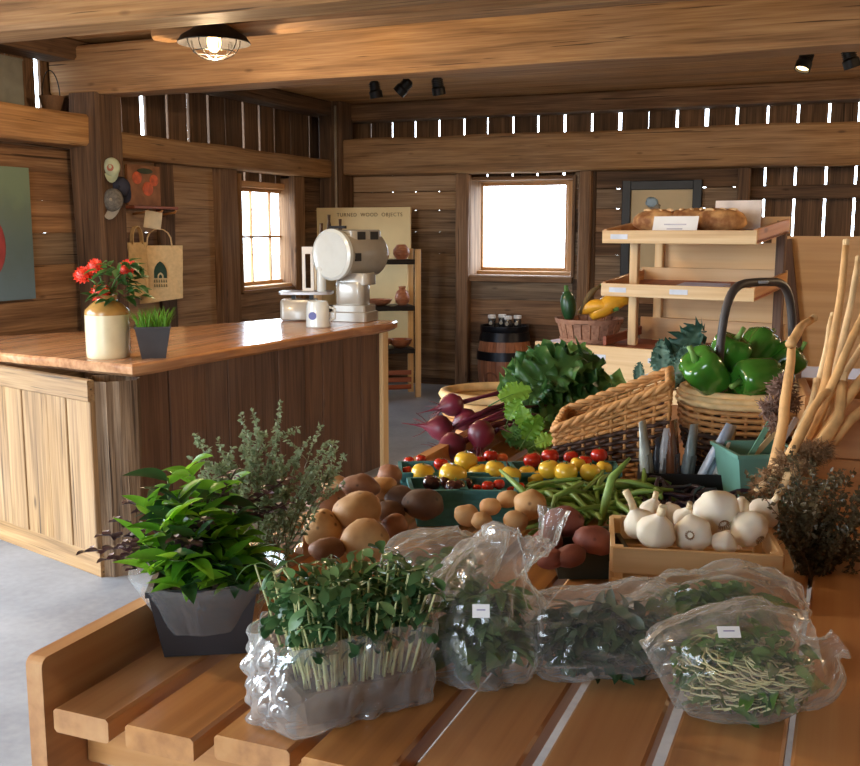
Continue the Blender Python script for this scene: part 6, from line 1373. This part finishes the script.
# ------------------------------------------------------------------ bags of greens
def spine_bag(name, pts, label, mat, n=72, sub=8, wr=.012, seed=0.0, flat=True, group='clear produce bags', vert=False):
    """pts: (point, half width across, half height)"""
    P_ = []; k = len(pts)
    for i in range(k - 1):
        p0, p1, p2, p3 = pts[max(i - 1, 0)], pts[i], pts[i + 1], pts[min(i + 2, k - 1)]
        for s_ in range(sub):
            t_ = s_ / sub; h = lambda a, b, c_, d: .5 * (2 * b + (c_ - a) * t_ + (2 * a - 5 * b + 4 * c_ - d) * t_ * t_ + (3 * b - a - 3 * c_ + d) * t_ ** 3)
            P_.append((h(p0[0], p1[0], p2[0], p3[0]), max(.003, h(p0[1], p1[1], p2[1], p3[1])), max(.003, h(p0[2], p1[2], p2[2], p3[2]))))
    P_.append(pts[-1]); base = Vector((pts[0][0].x, pts[0][0].y, TZ)); vs = []; m = len(P_)
    for i, (p, a, b_) in enumerate(P_):
        tg = (P_[min(i + 1, m - 1)][0] - P_[max(i - 1, 0)][0]).normalized(); side = tg.cross(Vector((0, 0, 1)))
        side = side.normalized() if not vert else (_r2 - tg * tg.dot(_r2)).normalized() * -1; upv_ = side.cross(tg).normalized()
        for j in range(n):
            th = 2 * PI * j / n; d_ = side * math.cos(th) * a + upv_ * math.sin(th) * b_; rr = (a + b_) / 2
            q = Vector((math.cos(th) * 2.0, math.sin(th) * 2.0, i * .09 + seed)); w_ = (abs(noise.noise(q * 1.0)) * 1.8 - .45) + .75 * (abs(noise.noise(q * 2.3)) - .22) + .3 * (abs(noise.noise(q * 5)) - .2) + .45 * noise.noise(Vector((math.cos(th) * 7, math.sin(th) * 7, seed)))
            v = p + d_ * (1 + wr * w_ / max(rr, .02) * (1.0 if rr > .03 else .6))
            if flat and v.z < TZ + .003: v.z = TZ + .003 + (v.z - TZ) * .02
            vs.append(v - base)
    fs = [(i * n + j, i * n + (j + 1) % n, (i + 1) * n + (j + 1) % n, (i + 1) * n + j) for i in range(m - 1) for j in range(n)] + [tuple(range(n))[::-1]]
    o = MB().add(vs, fs).build(name, mat, None, True, Matrix.Translation(base)); return tag(o, label, 'plastic bag', group)
BAG1 = plastic('bag_polythene', (1, 1, 1, 1), .08, .75, .6, 11); BAG2 = plastic('bag_milky', (.98, .98, .95, 1), .22, .75, .5, 9)
L_SAL = leafmat('salad_leaf', S(52, 84, 36), S(104, 140, 66), .3, .4); L_SALD = leafmat('salad_leaf_dark', S(44, 64, 36), S(88, 112, 62), .25, .4); L_SPR = plain('sprout_stem', S(196, 190, 140), .45, sub=.1)
def greens(name, label, c, r, n, mat, ls=.05, ws=.022, stems=0, smat=None, drop=.0):
    c = Vector(c); mb = MB()
    for k in range(n):
        v = Vector((random.gauss(0, 1), random.gauss(0, 1), random.gauss(0, 1))).normalized() * random.uniform(.2, 1) ** .5; p = Vector((v.x * r[0], v.y * r[1], v.z * r[2]))
        if c.z + p.z < TZ + .016: p.z = TZ + .016 - c.z + random.uniform(0, .02)
        M = Matrix.Rotation(YAW, 4, 'Z') @ Matrix.Translation(p); dr = Vector((random.gauss(0, 1), random.gauss(0, 1), random.gauss(0, .35))).normalized(); M = frame(Matrix.Rotation(YAW, 3, 'Z') @ p, dr, None, (random.gauss(0, .6), random.gauss(0, .6), 1)); s_ = random.uniform(.6, 1.1)
        lf = leaf_mb(ls * s_, ws * s_, .3, .35, 5); w_ = [M @ Vector(a) for a in lf.v]
        mb.add([Vector((a.x, a.y, max(a.z, TZ + .009 - c.z))) for a in w_], lf.f)
    ms = [mat]
    if stems:
        ms.append(smat)
        for k in range(stems):
            a = random.uniform(0, 2 * PI); p = Matrix.Rotation(YAW, 3, 'Z') @ Vector((random.uniform(-.5, .5) * r[0], random.uniform(-.5, .5) * r[1], random.uniform(-.6, .6) * r[2])); q = []
            for i in range(7): q.append(p + Vector((math.cos(a + .28 * i), math.sin(a + .28 * i), .1 * math.sin(i))) * r[0] * .2 * i * .6)
            iv = Matrix.Rotation(-YAW, 3, 'Z'); fv = Matrix.Rotation(YAW, 3, 'Z')
            def inside(v):
                l_ = iv @ v; k_ = math.sqrt((l_.x / r[0]) ** 2 + (l_.y / r[1]) ** 2 + (l_.z / r[2]) ** 2); return fv @ (l_ / max(1.0, k_ * 1.02))
            q = [inside(v) for v in q]; q = [Vector((v.x, v.y, max(v.z, TZ + .008 - c.z))) for v in q]; mb.tube(q, .0011, 5, 1, cap=False)
    o = mb.build(name, ms, None, True, Matrix.Translation(c)); return tag(o, label, 'greens', 'greens in the bags', 'stuff')
V = Vector
# tied bag in the middle
c = at(480, 655, d=1.39); gz = TZ
pB = V((c.x, c.y, 0))
R_ = _r2; U_ = V((0, 0, 1))
w1_, w2_ = .077, .077
spine_bag('produce_bag', [(V((pB.x, pB.y, TZ + .004)), .06, .06), (V((pB.x, pB.y, TZ + .022)), .080, .078), (V((pB.x, pB.y, TZ + .07)) + R_ * .003, .084, .078), (V((pB.x, pB.y, TZ + .125)) + R_ * .012, .072, .062), (V((pB.x, pB.y, TZ + .165)) + R_ * .035, .046, .036), (V((pB.x, pB.y, TZ + .178)) + R_ * .066, .02, .016), (at(545, 545, d=1.42), .012, .012), (at(550, 528, d=1.42), .014, .012), (at(554, 508, d=1.42), .024, .010)], 'tall clear bag of salad tied in a knot, centre of table', BAG1, seed=1.3, wr=.014, vert=True)
greens('salad_leaves', 'salad leaves inside the tall tied clear bag', (pB.x, pB.y, TZ + .058), (.062, .06, .054), 520, L_SALD, .036, .018)
greens('salad_leaves', 'paler salad leaves near the top of tall tied bag', (pB.x + .01, pB.y, TZ + .10), (.042, .04, .03), 130, L_SAL, .036, .018)
# milky bag behind
c = at(440, 560, d=1.68); pA = V((c.x, c.y, 0))
spine_bag('produce_bag', [(pA - R_ * .09 + U_ * (TZ + .03), .03, .025), (pA - R_ * .05 + U_ * (TZ + .05), .06, .05), (pA + U_ * (TZ + .055), .07, .058), (pA + R_ * .05 + U_ * (TZ + .06), .06, .05), (pA + R_ * .085 + U_ * (TZ + .085), .03, .025), (pA + R_ * .09 + U_ * (TZ + .12), .02, .02)], 'milky clear bag lying between potatoes and the tied bag', BAG2, seed=5.1, wr=.014)
greens('salad_leaves', 'green leaves inside the milky bag by the potatoes', (pA.x, pA.y, TZ + .045), (.07, .04, .03), 120, L_SAL, .036, .018)
# dark salad bag
c = at(598, 672, z=TZ); pC = V((c.x, c.y, 0))
spine_bag('produce_bag', [(pC - R_ * .10 + U_ * (TZ + .05), .05, .05), (pC - R_ * .07 + U_ * (TZ + .055), .07, .058), (pC + U_ * (TZ + .058), .075, .062), (pC + R_ * .06 + U_ * (TZ + .065), .07, .068), (pC + R_ * .10 + U_ * (TZ + .07), .05, .055)], 'dark clear bag of salad right of the tied bag', BAG1, seed=8.2, wr=.012)
greens('salad_leaves', 'dark salad leaves in the bag right of centre', (pC.x, pC.y, TZ + .05), (.092, .054, .048), 700, L_SALD, .034, .016)
# bag in front of the crate
c = at(715, 612, d=1.47); pE = V((c.x, c.y, 0))
spine_bag('produce_bag', [(pE - R_ * .13 + U_ * (TZ + .05), .025, .025), (pE - R_ * .07 + U_ * (TZ + .055), .05, .05), (pE + U_ * (TZ + .062), .055, .062), (pE + R_ * .06 + U_ * (TZ + .06), .055, .06), (pE + R_ * .10 + U_ * (TZ + .05), .04, .045), (pE + R_ * .12 + U_ * (TZ + .04), .03, .03)], 'clear bag of herbs lying against the garlic crate', BAG1, seed=11.7, wr=.014)
greens('herb_leaves', 'mixed green herbs in the bag against the crate', (pE.x, pE.y, TZ + .056), (.095, .042, .046), 460, L_SAL, .034, .015)
# sprout bag at the front right
c = at(742, 712, z=TZ); pD = V((c.x, c.y, 0))
spine_bag('produce_bag', [(pD - R_ * .108 + U_ * (TZ + .05), .035, .04), (pD - R_ * .085 + U_ * (TZ + .06), .06, .058), (pD - R_ * .01 + U_ * (TZ + .072), .07, .072), (pD + R_ * .05 + U_ * (TZ + .07), .066, .066), (pD + R_ * .085 + U_ * (TZ + .068), .045, .05), (pD + R_ * .104 + U_ * (TZ + .085), .017, .017), (pD + R_ * .117 + U_ * (TZ + .094), .023, .015)], 'clear bag of pale sprouts at the front right corner', BAG1, seed=15.4, wr=.013)
greens('sprouts', 'pale curling sprouts in the front right bag', (pD.x - .0, pD.y, TZ + .055), (.09, .055, .058), 560, L_SAL, .026, .012, 260, L_SPR)
# paper labels stuck on the bags
def sticker(px, py, d, w_, h_, lb, tilt=-.35):
    p = at(px, py, d=d); o = MB().box((0, 0, 0), (w_, .0008, h_)).box((0, -.0006, h_ * .08), (w_ * .5, .0005, h_ * .1), mi=1).build('bag_label', [M_WHITE, plain('label_ink', S(150, 140, 170), .6)], None, False, Matrix.Translation(p) @ Matrix.Rotation(YAW, 4, 'Z') @ Matrix.Rotation(tilt, 4, 'X')); return tag(o, lb, 'label', 'paper labels on the bags')
sticker(481, 611, 1.30, .022, .017, 'small white paper label on the tall tied bag'); sticker(729, 632, 1.185, .026, .014, 'small white paper label on the sprout bag', -.8)
o = crumple('crumpled_paper', [at(272, 552, d=1.75), at(300, 556, d=1.72), at(303, 530, d=1.75), at(280, 532, d=1.78)], 'crumpled pale plastic beside the potato heap', 'plastic', BAG2, .012)
# ------------------------------------------------------------------ pieces that belong to a part hang under that part
def under(thing_name, kid, host):
    for t in [o for o in bpy.data.objects if o.parent is None and o.name.split('.')[0] == thing_name]:
        kids = [c for c in t.children if c.name.split('.')[0] == kid]; hosts = [c for c in t.children if c.name.split('.')[0] == host]
        for c in kids:
            if not hosts: continue
            h = min(hosts, key=lambda q: (q.matrix_local.translation - c.matrix_local.translation).length)
            ml = h.matrix_local.inverted() @ c.matrix_local; c.parent = h; c.matrix_local = ml
for tn, kid, host in (('pendant_lamp', 'cage_ring', 'shade'), ('pendant_lamp', 'cage_wire', 'shade'), ('pendant_lamp', 'bulb', 'socket'), ('spotlight', 'cooling_fin', 'housing'), ('spotlight', 'lens', 'housing'),
                      ('drum_scale', 'dial_face', 'dial_ring'), ('drum_scale', 'readout', 'housing'), ('drum_scale', 'badge', 'drum'), ('enamel_mug', 'blue_mark', 'cup'), ('baseball_cap', 'button', 'crown'), ('baseball_cap', 'patch', 'crown'),
                      ('tote_bag', 'logo_leaf', 'body'), ('tote_bag', 'logo_arch', 'body'), ('tote_bag', 'logo_core', 'body'), ('tote_bag', 'logo_letter', 'body'), ('small_painting', 'tomato_dab', 'canvas'), ('small_painting', 'leaf_dab', 'canvas'),
                      ('wall_poster', 'red_fruit', 'sheet'), ('sign_board', 'lettering', 'board'), ('glass_jar', 'round_label', 'glass'), ('framed_picture', 'blue_blot', 'print'), ('framed_picture', 'grey_blot', 'print'), ('peg_shelf', 'peg', 'ledge'),
                      ('bread_rack', 'shelf_label', 'front_rail'), ('bread_loaf', 'slash', 'crust'), ('price_card', 'print_line', 'sheet'), ('seed_packet', 'printed_band', 'sleeve'), ('pulp_pint', 'pressed_ridge', 'tub'), ('garlic_bulb', 'roots', 'bulb'), ('beetroot', 'rootlets', 'root'), ('pepper_basket', 'handle_tie', 'hoop_handle'), ('printed_board', 'dark_label', 'sheet')):
    under(tn, kid, host)
